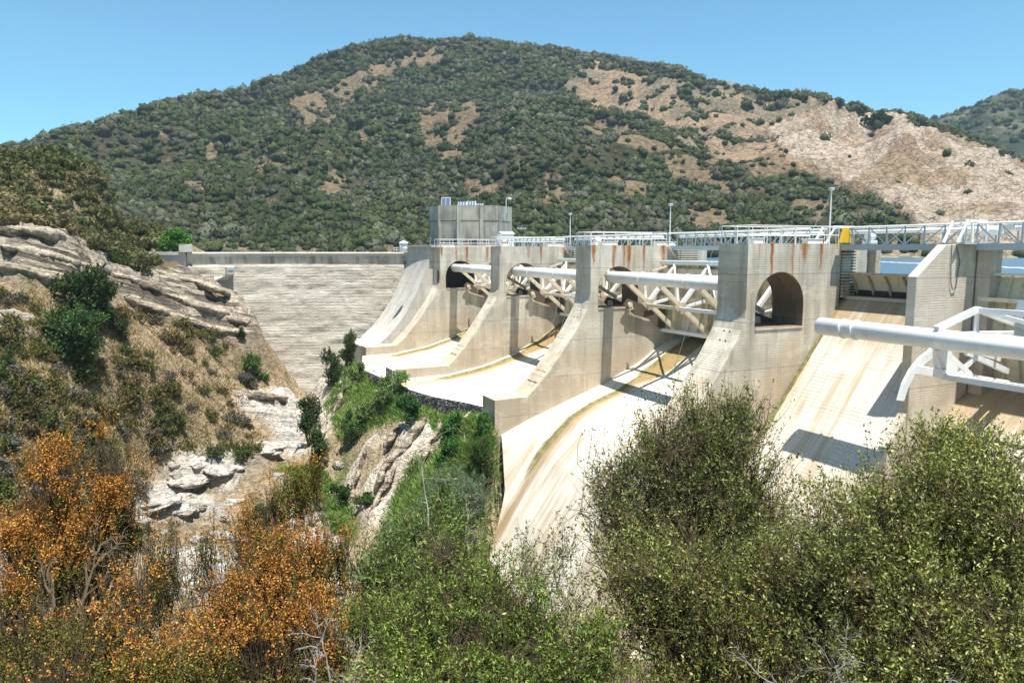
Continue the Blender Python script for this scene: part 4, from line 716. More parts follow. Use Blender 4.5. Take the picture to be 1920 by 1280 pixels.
def bridge(ya, yb, lab):
    t = thing('truss_footbridge', lab, 'footbridge', (40, (ya+yb)/2, .2), 'truss footbridges between the piers')
    b = MB(); b.box(39.75, 41.25, ya, yb, .13, .2); b.box(39.68, 39.76, ya, yb, .0, .36); b.box(41.24, 41.32, ya, yb, .0, .36); b.build('deck', M['grey'], t)
    for x in (39.7, 41.3):
        b = MB(); b.tube([(x, ya, 1.42), (x, yb, 1.42)], .055, 8); b.build('top_chord', M['white'], t)
        n = max(2, int(round((yb-ya)/1.15))); st_ = (yb-ya)/n; b = MB()
        for k in range(n+1): b.beam((x, ya+k*st_, .3), (x, ya+k*st_, 1.4), .07, .07)
        for k in range(n):
            a, c_ = (ya+k*st_, ya+(k+1)*st_) if k < n/2 else (ya+(k+1)*st_, ya+k*st_); b.beam((x, a, 1.38), (x, c_, .32), .05, .05)
        b.build('lattice', M['grey'], t)
    b = MB(); b.tube([(40.9, ya, 1.15), (40.9, yb, 1.15)], .13, 10); b.build('supply_pipe', M['white'], t, auto=True); return t
bridge(26.3, 34.9, 'white lattice footbridge over the narrow bay with the flap gate'); bridge(37.1, 52.4, 'white lattice footbridge over the nearest arched bay'); bridge(54.8, 70.3, 'white lattice footbridge over the middle arched bay'); bridge(72.6, 88.2, 'white lattice footbridge over the farthest bay, by the white cabinet'); bridge(6, 25.7, 'white lattice footbridge running out of the right edge')
b = MB(); b.box(38.6, 41.6, 25.6, 26.7, .303, .4); pt = b.build('platform', M['grey'], None, base=(40, 26, .3)); tag(pt, 'grey platform on top of the thin divider wall', 'platform')
t = thing('hoist', 'slanted white steel frame with hoist motor on top of the divider wall', 'hoist', (39.5, 26.2, .4))
b = MB()
for y in (25.8, 26.6): b.beam((38.3, y, .4), (39.0, y, 1.55), .1, .12); b.beam((39.0, y, 1.55), (40.6, y, 1.55), .1, .12); b.beam((40.6, y, 1.55), (40.7, y, .4), .1, .12)
b.beam((39.0, 25.8, 1.55), (39.0, 26.6, 1.55), .1, .1); b.build('frame', M['white'], t); b = MB(); b.tube([(40.9, 25.2, 1.05), (40.9, 26.1, 1.05)], .26, 12); b.build('motor', M['white'], t, auto=True); b = MB(); b.beam((40.9, 24.4, 1.2), (40.9, 25.2, 1.2), .3, .2); b.build('gearbox', M['rail'], t)
t = thing('hoist', 'slanted white steel frame at the right end of the nearest pier railing', 'hoist', (38.6, 34.8, .4)); b = MB()
for y in (34.65, 35.6): b.beam((38.5, y, .4), (39.3, y, 1.5), .1, .12); b.beam((39.3, y, 1.5), (41, y, 1.5), .09, .1)
b.beam((39.3, 34.65, 1.5), (39.3, 35.6, 1.5), .09, .1); b.build('frame', M['white'], t); b = MB(); b.beam((41, 34.65, 1.5), (41, 35.6, 1.5), .1, .1); b.build('crossbar', M['white'], t)
p = onX(1586, 443, 39.5); b = MB(); b.prism([(39.0, .45), (39.95, .45), (39.62, 1.42), (39.3, 1.42)], p[1]-.12, p[1]+.12); yw = b.build('guard_cover', M['yellow'], None, .02, base=(39.5, p[1], .45)); tag(yw, 'bright yellow tapered guard cover beside the footbridge', 'guard')
def machine(x, y, lab, s=1):
    t = thing('hoist_motor', lab, 'motor', (x, y, .4)); b = MB(); b.box(x-.35*s, x+.35*s, y-.3, y+.3, .4, .62); b.build('base', M['rail'], t, .02); b = MB(); b.tube([(x-.3*s, y, .85), (x+.3*s, y, .85)], .22*s, 12); b.build('housing', M['rusty'] if s < 1 else M['white'], t, auto=True); b = MB(); b.tube([(x+.3*s, y, .85), (x+.55*s, y, .85)], .1, 8); b.build('shaft', M['dark'], t)
machine(33.2, 53.4, 'white hoist motor behind the railing of the pier with the tall end block'); machine(41.6, 33.9, 'white hoist motor by the yellow guard'); machine(32.9, 71.2, 'small rusty hoist motor above the flat foot block', .8)
for x, y, l, lab in ((32.9, 34.62, .75, 'white metal box at the front corner of the nearest pier top'), (37.6, 34.62, 1.3, 'long white metal box at the back of the nearest pier top'), (33.9, 52.55, 1.5, 'white metal box on the pier behind the tall end block'), (39.6, 52.55, 2.0, 'white plank box at the back of the pier behind the tall end block'), (33.1, 88.35, 1.8, 'white box on the farthest pier'), (38.8, 70.45, 2.2, 'white box at the back of the pier with the flat foot block')):
    t = thing('deck_box', lab, 'box', (x, y, .4)); b = MB(); b.box(x-l/2, x+l/2, y, y+.5, .403, .68); b.build('body', M['white'], t, .01); b = MB(); b.box(x-l/2-.03, x+l/2+.03, y-.03, y+.53, .683, .72); b.build('lid', M['white'], t, .01)
# lamp poles
def pole(px_, X, ztop, lab, stay=False):
    p = onX(px_, 440, X); t = thing('lamp_pole', lab, 'lamp pole', (X, p[1], .3), 'lamp poles on the spillway'); b = MB(); b.tube([(X, p[1], .3), (X, p[1], ztop)], [.06, .04], 8); b.build('pole', M['rail'], t); b = MB(); b.box(X-.16, X+.16, p[1]-.14, p[1]+.14, ztop, ztop+.2); b.build('lamp', M['grey'], t, .03)
    if stay: b = MB(); b.tube([(X+.05, p[1], ztop-.1), (X-.4, p[1]+1.6, .5)], .02, 5); b.build('stay', M['grey'], t)
    return t
pole(1069, 40.6, 3.75, 'short lamp pole above the farthest footbridge'); pole(1256, 40.6, 3.8, 'lamp pole above the nearest arched bay'); pole(1555, 40.6, 3.9, 'tall lamp pole with a stay wire above the nearest pier', True)
# wires down the pier noses
def wire(a, b_, lab, r=.018, sag=0):
    P = [np.array(a)+(np.array(b_)-np.array(a))*k/6+np.array([0, 0, -sag*4*(k/6)*(1-k/6)]) for k in range(7)]; m_ = MB(); m_.tube(P, r, 4); o = m_.build('guy_wire', M['rail'], None, base=a); tag(o, lab, 'wire')
wire((32.0, 37.0, 1.5), (31.0, 40.9, -10.0), 'thin wire slanting from the nearest pier railing down to the chute', .02); wire((32.0, 54.7, 1.5), (30.4, 58.3, -10.9), 'thin wire slanting down from the pier behind the tall end block', .022); wire((32.2, 54.8, -1.9), (31.6, 59.1, -11.2), 'second thin wire beside the pier behind the tall end block', .022)
wire((32.0, 72.5, 1.4), (30.0, 76.4, -11.9), 'thin wire slanting down from the pier with the flat foot block', .024); wire((31.6, 90.4, 1.6), (31.3, 91.6, -3), 'thin wire at the corner of the abutment', .024)
# foot markings / iron rungs on noses
for (y0, lab) in ((52.4, 'small iron rungs on the sloping foot above the tall end block'), (70.3, 'small iron rungs on the sloping foot above the flat block')):
    b = MB(); 
    for k in range(2):
        for yy in (.4, 1.3): b.beam((28.1-.8*k, y0+yy, -9.8-.8*k), (28.1-.8*k, y0+yy+.7, -9.8-.8*k), .035, .05)
    o = b.build('iron_rungs', M['dark'], None, base=(27.5, y0+1, -10)); tag(o, lab, 'rungs')
# ------------------------------------------------------------------ control tower and things near it
tc = at(881, 440, 116); tx, ty = tc[0], tc[1]; RT = 6.35; t = thing('control_tower', 'weathered many-sided concrete control tower behind the far piers', 'tower', (tx, ty, WZ)); n = 12; a0_ = math.atan2(-ty, -tx)+math.pi/12
b = MB(); ztop = 6.55
ring = lambda r, z: [(tx+r*math.cos(a0_+2*math.pi*k/n), ty+r*math.sin(a0_+2*math.pi*k/n), z) for k in range(n)]
vs = ring(RT, -8)+ring(RT, ztop)+ring(RT-.6, ztop)+ring(RT-.6, ztop-.5); fs = []
for lv in range(3): fs += [(lv*n+k, lv*n+(k+1) % n, (lv+1)*n+(k+1) % n, (lv+1)*n+k) for k in range(n)]
fs.append(tuple(3*n+k for k in range(n))); b.add(vs, fs); b.build('wall', M['tower'], t)
for k in (0, 1, 2, 10, 11):
    b = MB(); an = a0_+2*math.pi*k/n; c_, s_ = math.cos(an), math.sin(an); b.tube([(tx+(RT+.02)*c_, ty+(RT+.02)*s_, -8), (tx+(RT+.02)*c_, ty+(RT+.02)*s_, ztop-.01)], .28, 6); b.build('corner_rib', M['tower'], t)
for z_ in (1.2, 4.3): b = MB(); v1 = ring(RT+.035, z_-.05)+ring(RT+.035, z_+.05); b.add(v1, [(k, (k+1) % n, n+(k+1) % n, n+k) for k in range(n)]); b.build('joint_line', M['dark'], t)
p = at(858, 420, 109.2); b = MB(); b.tube([(p[0], p[1], -2), (p[0], p[1], ztop)], .12, 6); b.build('drain_pipe', M['mass'], t)
def panel(px_, py_, d, wd, ht, lab, tilt=.9, cols=3):
    p = at(px_, py_, d); t = thing('solar_panel', lab, 'solar panel', (p[0], p[1], p[2]-ht*.5), 'solar panels by the tower'); ux = np.array([rt[0], rt[1], 0]); nn = np.array([-.35, -.3, 0]); vv = np.array([-p[0]*.0, 0, 0]); dn = -np.array([fw[0], fw[1], 0]); dn /= np.linalg.norm(dn); dn_t = (rt*.12); upd = np.array([0, 0, 1])*math.sin(tilt)-dn*math.cos(tilt); upd /= np.linalg.norm(upd)
    def quad(u0, u1, v0, v1, th, name, mat):
        nr_ = np.cross(ux, upd); b = MB(); P = [p+ux*u*wd/2+upd*v*ht/2 for u, v in ((u0, v0), (u1, v0), (u1, v1), (u0, v1))]; P = [q for q in P]+[q+nr_*th for q in P]; b.add(P, [(0, 1, 2, 3), (7, 6, 5, 4), (0, 4, 5, 1), (1, 5, 6, 2), (2, 6, 7, 3), (3, 7, 4, 0)]); return b.build(name, mat, t)
    quad(-1, 1, -1, 1, -.05, 'frame', M['rail'])
    for k in range(cols): quad(-.93+k*1.9/cols, -.93+(k+1)*1.9/cols-.06, -.92, .92, .03, 'cells', M['cells'])
    b = MB(); q0 = p-upd*ht*.3; b.tube([p+dn*-.1, (p[0], p[1], p[2]-ht*.7)], .04, 5); b.build('stand', M['grey'], t)
mm_ = NT('solar_cells', .15, .6); mm_.out((.10, .14, .22)); M['cells'] = mm_.m
panel(836, 379, 111, 1.35, 1.5, 'solar panel on the left of the tower top, tilted steeply', 1.2, 2); panel(867, 382, 111, 1.3, .85, 'left of the row of three solar panels on the tower top', .8, 3); panel(884, 381, 111, 1.3, .9, 'middle of the row of three solar panels on the tower top', .8, 3); panel(899, 383.5, 111, 1.1, .55, 'lowest, right one of the row of three solar panels on the tower top', .7, 3); panel(978, 428, 96, 1.1, .2, 'small flat solar panel on the deck right of the tower', .5, 2)
p = at(949, 400, 112); t = thing('tower_lamp', 'curved lamp post standing on the right of the tower top', 'lamp post', (p[0], p[1], 6)); b = MB(); z0 = at(949, 390, 112)[2]; b.tube([(p[0], p[1], z0-.8), (p[0], p[1], z0+1.2), (p[0]+rt[0]*.15, p[1]+rt[1]*.15, z0+1.45), (p[0]+rt[0]*.4, p[1]+rt[1]*.4, z0+1.45)], .06, 6); b.build('post', M['rail'], t); b = MB(); q = (p[0]+rt[0]*.55, p[1]+rt[1]*.55, z0+1.38); b.tube([(q[0]-.2, q[1], q[2]), (q[0]+.2, q[1], q[2]-.05)], .13, 8); b.build('lamp', M['white'], t)
p = at(916, 385, 111.5); b = MB(); b.tube([(p[0], p[1], 6.2), (p[0], p[1], 7.2)], .3, 8); o = b.build('vent_stub', M['dark'], None, base=p); tag(o, 'dark vent stub on the tower rim right of the solar panels', 'vent')
cab = onX(948, 450, 41.8); x, y = cab[0], cab[1]; t = thing('control_cabinet', 'white metal control cabinet with a low roof, in front of the tower', 'cabinet', (x, y, .4)); b = MB(); b.box(x-.9, x+.9, y-.75, y+.75, .4, 2.1); b.build('body', M['white'], t, .03); b = MB(); b.add([(x-1, y-.9, 2.1), (x+1, y-.9, 2.1), (x+1, y+.9, 2.1), (x-1, y+.9, 2.1), (x-1, y, 2.45), (x+1, y, 2.45)], [(0, 1, 5, 4), (2, 3, 4, 5), (0, 4, 3), (1, 2, 5), (0, 3, 2, 1)]); b.build('roof', M['grey'], t); b = MB(); b.box(x-.905, x-.902, y-.3, y+.4, .6, 1.9); b.build('door', M['rail'], t)
for px_, lab in ((884, 'left of two dark openings in the low wall below the tower'), (892, 'right of two dark openings in the low wall below the tower')):
    p = onX(px_, 460, 41.6); b = MB(); b.box(41.5, 41.7, p[1]-.45, p[1]+.45, .35, 1.4); b.tube([(41.5, p[1]-.5, .9), (41.5, p[1]+.5, .9)], .04, 5); o = b.build('dark_opening', M['dark'], None, base=p); tag(o, lab, 'opening')
# dam crest continues behind the piers
b = MB(); b.box(41.35, 45, 72.7, 101, -6, .1); o = b.build('rear_wall', M['tower'], None, base=(43, 86, -2)); tag(o, 'grey concrete wall behind the far footbridge below the tower', 'wall')
# boat boom
a = onZ(1652, 492, WZ); c_ = onZ(1738, 496, WZ); b = MB(); d_ = (c_-a); a2 = a-d_*.4; c2 = c_+d_*2.4; N_ = 60
b.tube([a2+(c2-a2)*k/N_+np.array([0, 0, .05+.02*math.sin(k*2.1)]) for k in range(N_+1)], .16, 6); o = b.build('floating_boom', M['white'], None, base=a); tag(o, 'white floating boom line stretched across the lake', 'boom')
print('dam done')
# ------------------------------------------------------------------ PLANTS of the middle distance: build prototypes, then copy
G1 = [(.05, .085, .018), (.035, .06, .014), (.08, .11, .025), (.11, .13, .04)]
def proto(name, label, cat, base, r, hz, pal, wts, seed, nl=1500, nt_=120, L=.16, W=.09, group=None, tl=.4, up=.5, bark='bark'):
    base = np.array(base, float); lob = [(base[0]+r*a, base[1]+r*b, base[2]+hz*c, r*s, r*s, hz*s*.9) for a, b, c, s in ((0, 0, .55, .75), (.45, .2, .4, .5), (-.45, -.1, .42, .55), (.05, -.45, .38, .5), (.1, .45, .6, .5))]
    return plant(name, label, cat, base, lob, nt_, nl, L, W, pal, wts, seed, tl=tl, upb=up, group=group, twr=.008, stemr=.05*r, bark=bark, leafmat='far', clump=.35, shell=.3)
KINDS = [('chaparral_shrub', 'olive', [(.115, .12, .03), (.16, .155, .045), (.08, .085, .025)], 'low olive shrub on the dry left bank'),
         ('chaparral_shrub', 'grey', [(.15, .135, .115), (.10, .09, .08), (.19, .17, .13)], 'grey leafless-looking shrub on the dry left bank'),
         ('chaparral_shrub', 'green', [(.06, .095, .022), (.09, .13, .03), (.04, .065, .016)], 'green rounded shrub on the dry left bank'),
         ('chaparral_shrub', 'brown', [(.22, .16, .07), (.17, .12, .06), (.13, .11, .05)], 'brownish dry shrub on the dry left bank')]
protos = []; bankpos = []; rg = np.random.default_rng(11)
BANK = [(-30, 545), (60, 560), (210, 580), (330, 600), (430, 640), (480, 690), (510, 740), (440, 760), (470, 800), (530, 850), (440, 860), (300, 850), (240, 950), (-30, 1000)]
cand = []
while len(cand) < 330:
    x, y = rg.uniform(-30, 540), rg.uniform(540, 980)
    if inpoly(np.array([x]), np.array([y]), BANK)[0]:
        h_ = hit(x, y)
        if h_ is not None and fbm(h_[None]/6, 2, 200)[0] > -.75: cand.append((x, y, h_))
usedk = {}
for n_, (x, y, h_) in enumerate(cand[:296]):
    k = rg.choice(4, p=[.45, .2, .15, .2]); s_ = rg.uniform(.55, 1.35)*(1.3 if rg.uniform() < .15 else 1); v_ = rg.integers(0, 2); key = (k, v_); nm, kn, pal, lab = KINDS[k]
    if key not in usedk:
        t = proto(nm, lab, 'shrub', (0, 0, 0), 1.0, .95, pal, [3, 2, 2], 300+k*10+v_, 1000, 90, .15, .085, kn+' shrubs of the left bank'); usedk[key] = t; t.location = Vector([float(q) for q in h_-np.array([0, 0, .12])]); t.scale = (s_,)*3
    else: place_copy(usedk[key], h_-np.array([0, 0, .12]), s_, rg.uniform(0, 6.28), lab, kn+' shrubs of the left bank', rg.uniform(.8, 1.1))
rg2 = np.random.default_rng(77); q_ = rg2.choice(len(PV), 90000); gp = np.c_[X_, Y_, GZ2.ravel()][q_]; ax, ay, ad = proj(gp); topl = np.interp(ax, [-700, -60, 0, 110, 165, 210, 300, 345, 420], [400, 412, 420, 430, 450, 492, 500, 470, 470])
hp = gp[(ax > -700) & (ax < 292) & (ay < topl) & (ad > 55)]; hp = hp[rg2.permutation(len(hp))[:9500]]; hp = hp+rg2.normal(0, .25, hp.shape)*[1, 1, 0]; hx = proj(hp)[0]
cl = np.array([(.135, .105, .05), (.095, .09, .042), (.06, .07, .027), (.14, .12, .065)])[rg2.integers(0, 4, len(hp))]*rg2.uniform(.7, 1.25, (len(hp), 1)); gr_ = sstep(0, 260, hx+60*fbm(hp/8, 2, 33))[:, None]*.8; hy = proj(hp)[1]; gr_ = np.maximum(gr_, sstep(355, 325, hy+40*fbm(hp/10, 2, 35))[:, None]*.85); cl = cl*1.35; cl = cl+(np.array([.078, .088, .032])*rg2.uniform(.6, 1.3, (len(hp), 1))-cl)*gr_
V, Fx, cc = blobs(hp-[0, 0, .1], rg2.uniform(.45, 1.25, len(hp)), cl, tris=110, seed=9, core=.7, tsz=.15)
tag(mesh_np('brown_scrub', V, Fx, M['far'], col=cc), 'brownish low scrub on the near hill above the pale rock band', 'scrub', kind='stuff')
# dry grass and low growth between the shrubs (nobody could count it)
def scatter_grass(name, label, cat, polys, n, hgt, pal, wts, seed, wid=.02, lean=.5, per=7, mind=20):
    rg = np.random.default_rng(seed); V = []; Cc = []; P = []
    for poly, share in polys:
        xs = [p[0] for p in poly]; ys = [p[1] for p in poly]; m_ = 0
        while m_ < n*share:
            x, y = rg.uniform(min(xs), max(xs)), rg.uniform(min(ys), max(ys)); m_ += 1
            if inpoly(np.array([x]), np.array([y]), poly)[0]:
                h_ = hit(x, y, mind)
                if h_ is not None: P.append(h_)
    P = np.array(P); P = np.repeat(P, per, 0)+rg.normal(0, .18, (len(P)*per, 3))*[1, 1, 0]; P[:, 2] = gz(P[:, 0], P[:, 1])-.03; m_ = len(P)
    d = np.c_[rg.normal(0, lean, (m_, 2)), np.ones(m_)]; d /= np.linalg.norm(d, axis=1)[:, None]; H = hgt*rg.uniform(.4, 1.3, m_)[:, None]; wv = np.cross(d, rg.normal(size=(m_, 3))); wv /= np.linalg.norm(wv, axis=1)[:, None]; wv *= wid*rg.uniform(.6, 1.5, (m_, 1))
    V = np.stack([P-wv, P+wv, P+d*H+np.c_[d[:, :2]*H*.4, np.zeros(m_)]], 1).reshape(-1, 3); c = np.array(pal)[rg.choice(len(pal), m_, p=np.array(wts)/sum(wts))]*rg.uniform(.7, 1.3, (m_, 1)); o = mesh_np(name, V, np.arange(3*m_).reshape(-1, 3), M['far'], col=np.repeat(c, 3, 0)); tag(o, label, cat, kind='stuff')
scatter_grass('dry_grass', 'dry straw and olive grass between the shrubs of the left bank', 'grass', [(BANK, 1)], 7500, .4, [(.36, .26, .13), (.26, .2, .09), (.14, .14, .045)], [3, 2, 2], 5, .035, .55, 8)
CG = [[(640,660),(700,660),(730,720),(800,735),(860,760),(920,800),(935,850),(900,860),(840,830),(800,790),(760,790),(700,800),(640,830),(610,760)], [(730,960),(770,870),(860,830),(940,850),(945,1000),(720,1040)], [(530,880),(600,880),(660,960),(640,1010),(560,930)]]
scatter_grass('green_grass', 'lush green grass and ferns covering the cliff top below the white apron', 'grass', [(CG[0], .62), (CG[1], .3), (CG[2], .2)], 12500, .5, [(.15, .26, .05), (.10, .19, .035), (.21, .29, .08), (.26, .25, .11)], [3, 3, 2, 1], 6, .035, .55, 9, 35)
def blobplant(name, label, cat, px_, py_, d, w_, h_, pal, wts, seed, nl=9000, L=.2, W=.1, group=None, nlob=9, tl=.6, up=.5, nt_=500, bark='bark', base=None, trunk=None):
    rg = np.random.default_rng(seed)
    if base is None and py_ > 520:
        hb = hit(px_, py_+h_*.45, 30)
        if hb is not None and abs(proj(hb[None])[2][0]-d) < 22: d = proj(hb[None])[2][0]
    c = at(px_, py_, d); W2 = w_*d/F/2; H2 = h_*d/F/2; lob = []
    for k in range(nlob):
        a = rg.uniform(0, 6.28); r_ = rg.uniform(.2, .62); lob.append((c[0]+W2*r_*math.cos(a), c[1]+W2*r_*math.sin(a), c[2]+H2*rg.uniform(-.5, .6), W2*rg.uniform(.35, .55), W2*rg.uniform(.35, .55), H2*rg.uniform(.35, .5)))
    b_ = base if base is not None else (c[0], c[1], min(c[2]-H2*.95, gz(c[0], c[1]))); return plant(name, label, cat, b_, lob, nt_, nl, L, W, pal, wts, seed, tl=tl, upb=up, group=group, twr=.012, stemr=trunk or .09, bark=bark, leafmat='far', clump=.3, shell=.3)
DG = [(.035, .07, .02), (.055, .10, .028), (.08, .13, .04), (.03, .05, .016)]
blobplant('oak_tree', 'bright leafy tree on the left bank, in front of a darker one', 'tree', 138, 615, 57, 128, 150, [(.06, .125, .035), (.09, .16, .05), (.04, .08, .025), (.13, .18, .07)], [4, 3, 3, 1], 401, 26000, .2, .12, nlob=14, nt_=1400, trunk=.16)
blobplant('oak_tree', 'dark leafy tree on the left bank, behind a brighter one under the rock ledges', 'tree', 170, 545, 62, 150, 115, DG, [4, 2, 1, 3], 402, 20000, .2, .12, nlob=13, nt_=1100, trunk=.16)
blobplant('oak_tree', 'dark spreading crown low to the right of the two left-bank trees', 'tree', 205, 595, 61, 70, 60, DG, [4, 2, 1, 3], 403, 7000, .2, .12, nlob=7, nt_=400)
blobplant('cottonwood_tree', 'round bright green tree behind the left end of the dam', 'tree', 328, 449, 108, 62, 50, [(.10, .24, .035), (.14, .30, .05), (.07, .17, .03)], [3, 3, 2], 404, 16000, .3, .2, nlob=12, nt_=700, base=tuple(at(328, 476, 108)))
for k, (x, y, d, w_, h_, lab, pal) in enumerate([(648,655,86,66,75,'large dark round shrub at the foot of the dam, by the apron corner',DG),(618,690,85,62,95,'dark drooping shrub hanging over the cliff edge left of the apron',DG),
     (578,790,79,64,110,'dark shrub on the ledge below the drooping shrub',DG),(600,840,76,55,100,'tall narrow green shrub on the left of the cliff',[(.05,.09,.025),(.07,.12,.03)]),(450,625,88,30,34,'small dark shrub at the tip of the pale rock ledge',DG),(475,685,84,50,60,'green shrub beside the dam foot',[(.06,.13,.03),(.09,.17,.04)]),(498,706,83,28,26,'bright green shrub touching the dam foot',[(.08,.18,.03),(.1,.2,.04)]),(465,712,82,46,34,'grey shrub beside the dam foot',[(.13,.12,.12),(.09,.085,.08)]),
     (185,465,80,75,40,'olive shrub above the pale rock band',[(.09,.095,.03),(.06,.07,.022)]),(225,488,82,80,44,'dark shrub on the brow of the pale rock band',DG),(262,500,84,60,40,'twiggy shrub at the lower end of the brow, by the white wing wall',[(.07,.08,.03),(.12,.11,.06)]),(500,960,60,60,60,'small green shrub among the river-bed rocks',[(.08,.14,.05),(.06,.1,.04)]),
     (770,768,69,64,60,'dark green bush on the cliff under the middle of the lip',[(.035,.11,.03),(.05,.15,.04),(.03,.08,.02)]),(845,800,62,50,62,'bright green bush in the cliff close to the cobbled lip',[(.05,.16,.03),(.07,.2,.04),(.04,.1,.02)]),(838,845,60,55,50,'lower bright green bush on the cliff',[(.05,.15,.03),(.07,.18,.04),(.04,.1,.02)]),(905,800,60,36,70,'green bush against the cobbled lip wall',[(.06,.17,.04),(.08,.2,.05)]),
     (700,755,75,100,80,'wide grey-green feathery bush on the cliff top',[(.14,.21,.08),(.18,.26,.09),(.10,.16,.05)]),(660,800,74,50,80,'dark green bush on the left flank of the cliff',[(.08,.15,.045),(.06,.11,.03)]),(740,715,76,70,55,'light green feathery bush beside the foot block',[(.18,.28,.09),(.14,.23,.07)]),(670,700,82,40,50,'green bush at the apron corner',[(.13,.22,.06),(.09,.16,.04)]),
     (640,925,66,60,60,'dark green bush in the cleft of the cliff',[(.02,.06,.012),(.04,.09,.02)]),(690,930,62,60,30,'mossy bush at the foot of the cliff',[(.03,.08,.012),(.1,.13,.03)]),(12,675,50,30,44,'dark shrub at the left edge of the photo',DG),(60,715,50,40,28,'dark green shrub low on the left bank',[(.04,.09,.02)]),(10,830,42,70,50,'grey-green shrub low at the left edge',[(.14,.17,.12),(.1,.13,.09)]),(35,760,46,80,50,'wide olive shrub at the left edge',[(.09,.09,.03),(.06,.06,.02)])]):
    blobplant('shrub', lab, 'shrub', x, y, d, w_, h_, pal, [3, 2, 1, 1][:len(pal)], 420+k, int(900+w_*h_*1.1), .17 if d > 55 else .12, .09, nlob=6, nt_=int(60+w_*h_/18), tl=.55)
# soft blue-green bush below the cliff
for k, (x, y, d, w_, h_, lab) in enumerate([(850,950,50,180,170,'large soft blue-green bush beside the white chute'),(770,1010,47,150,120,'lower blue-green bush behind the foreground greenery'),(905,870,54,60,120,'tall green grassy bush along the edge of the white chute')]):
    blobplant('soft_bush', lab, 'bush', x, y, d, w_, h_, [(.12, .20, .115), (.085, .15, .08), (.17, .25, .13)] if k < 2 else [(.05, .13, .025), (.08, .17, .035)], [3, 3, 2][:3 if k < 2 else 2], 460+k, 24000, .2, .03, nlob=12, nt_=1500, tl=.7, up=.9)
# ridge bushes against the sky, and pines on the right ridge
rp = None
for k, (x, y, w_) in enumerate([(1465,176,40),(1500,180,30),(1560,192,34),(1604,203,40),(1645,214,44),(1700,222,20),(1660,218,24),(985,90,22),(1022,95,26),(945,82,18),(1390,170,22),(1290,146,24),(1436,280,28),(1445,272,18),(700,90,20),(660,98,14),(480,164,18),(430,176,16)]):
    d = DSK(x)*(.985 if y < 230 else .75); p = at(x, y+w_*.12, d); s_ = w_*d/F/2
    if rp is None:
        rp = proto('ridge_bush', 'dark bush standing out on the mountain ridge', 'bush', (0, 0, 0), 1, .95, [(.03, .05, .016), (.05, .075, .02)], [1, 1], 500, 1500, 60, .34, .26, 'bushes along the ridge line', .35); rp.location = Vector([float(q) for q in p-np.array([0, 0, s_*.6])]); rp.scale = (s_,)*3; first = p
    else: place_copy(rp, p-np.array([0, 0, s_*.6]), s_, k*1.3, 'dark bush standing out on the mountain ridge', 'bushes along the ridge line')
# boulders in the river bed
def boulder(px_, py_, w_, flat, lab, seed):
    h_ = hit(px_, py_, 30)
    if h_ is None: return
    d = proj(h_[None])[2][0]; r_ = w_*d/F/2; v = iv2*(1+.28*fbm(iv2*1.3+seed, 3, seed)[:, None]+.1*ridged(iv2*2.2+seed, 3, seed+1)[:, None]); v = v*[r_, r_*.8, r_*flat]; v[:, 2] = np.minimum(v[:, 2], r_*flat*.85); c = np.array([.62, .59, .53])*(1+.18*fbm(v*1.5, 3, 2)[:, None]); o = mesh_np('boulder', v+h_-[0, 0, r_*flat*.15], if2, M['soil'], col=c, base=h_, smooth=False); tag(o, lab, 'boulder')
iv2, if2 = ico(4)
for k, (x, y, w_, fl, lab) in enumerate([(285,942,80,.22,'flat pale slab with a dark undercut, centre left of the river bed'),(360,895,90,.2,'long pale slab in the upper river bed'),(420,880,60,.25,'pale rounded slab beside the sandy ground'),(375,870,36,.5,'rounded grey boulder near the head of the river bed'),(335,955,50,.4,'split grey boulder with a dark crack'),(495,840,90,.16,'low whitish slab at the foot of the scrub slope'),(560,950,50,.6,'sharp white boulder leaning near the stream'),(590,965,44,.6,'white wedge of rock beside the stream'),(380,1085,110,.35,'big white boulder seen between the orange shrubs'),(420,1060,60,.4,'smaller white boulder behind the big one'),(660,1095,100,.35,'white boulder behind the green foreground bush'),(30,985,60,.4,'pale boulder at the left edge behind the orange shrub'),(250,980,60,.3,'pale slab below the undercut one'),(440,940,44,.35,'pale rock in the middle of the river bed'),(345,930,30,.5,'small dark-edged stone on the slabs')]): boulder(x, y, w_, fl, lab, 600+k)
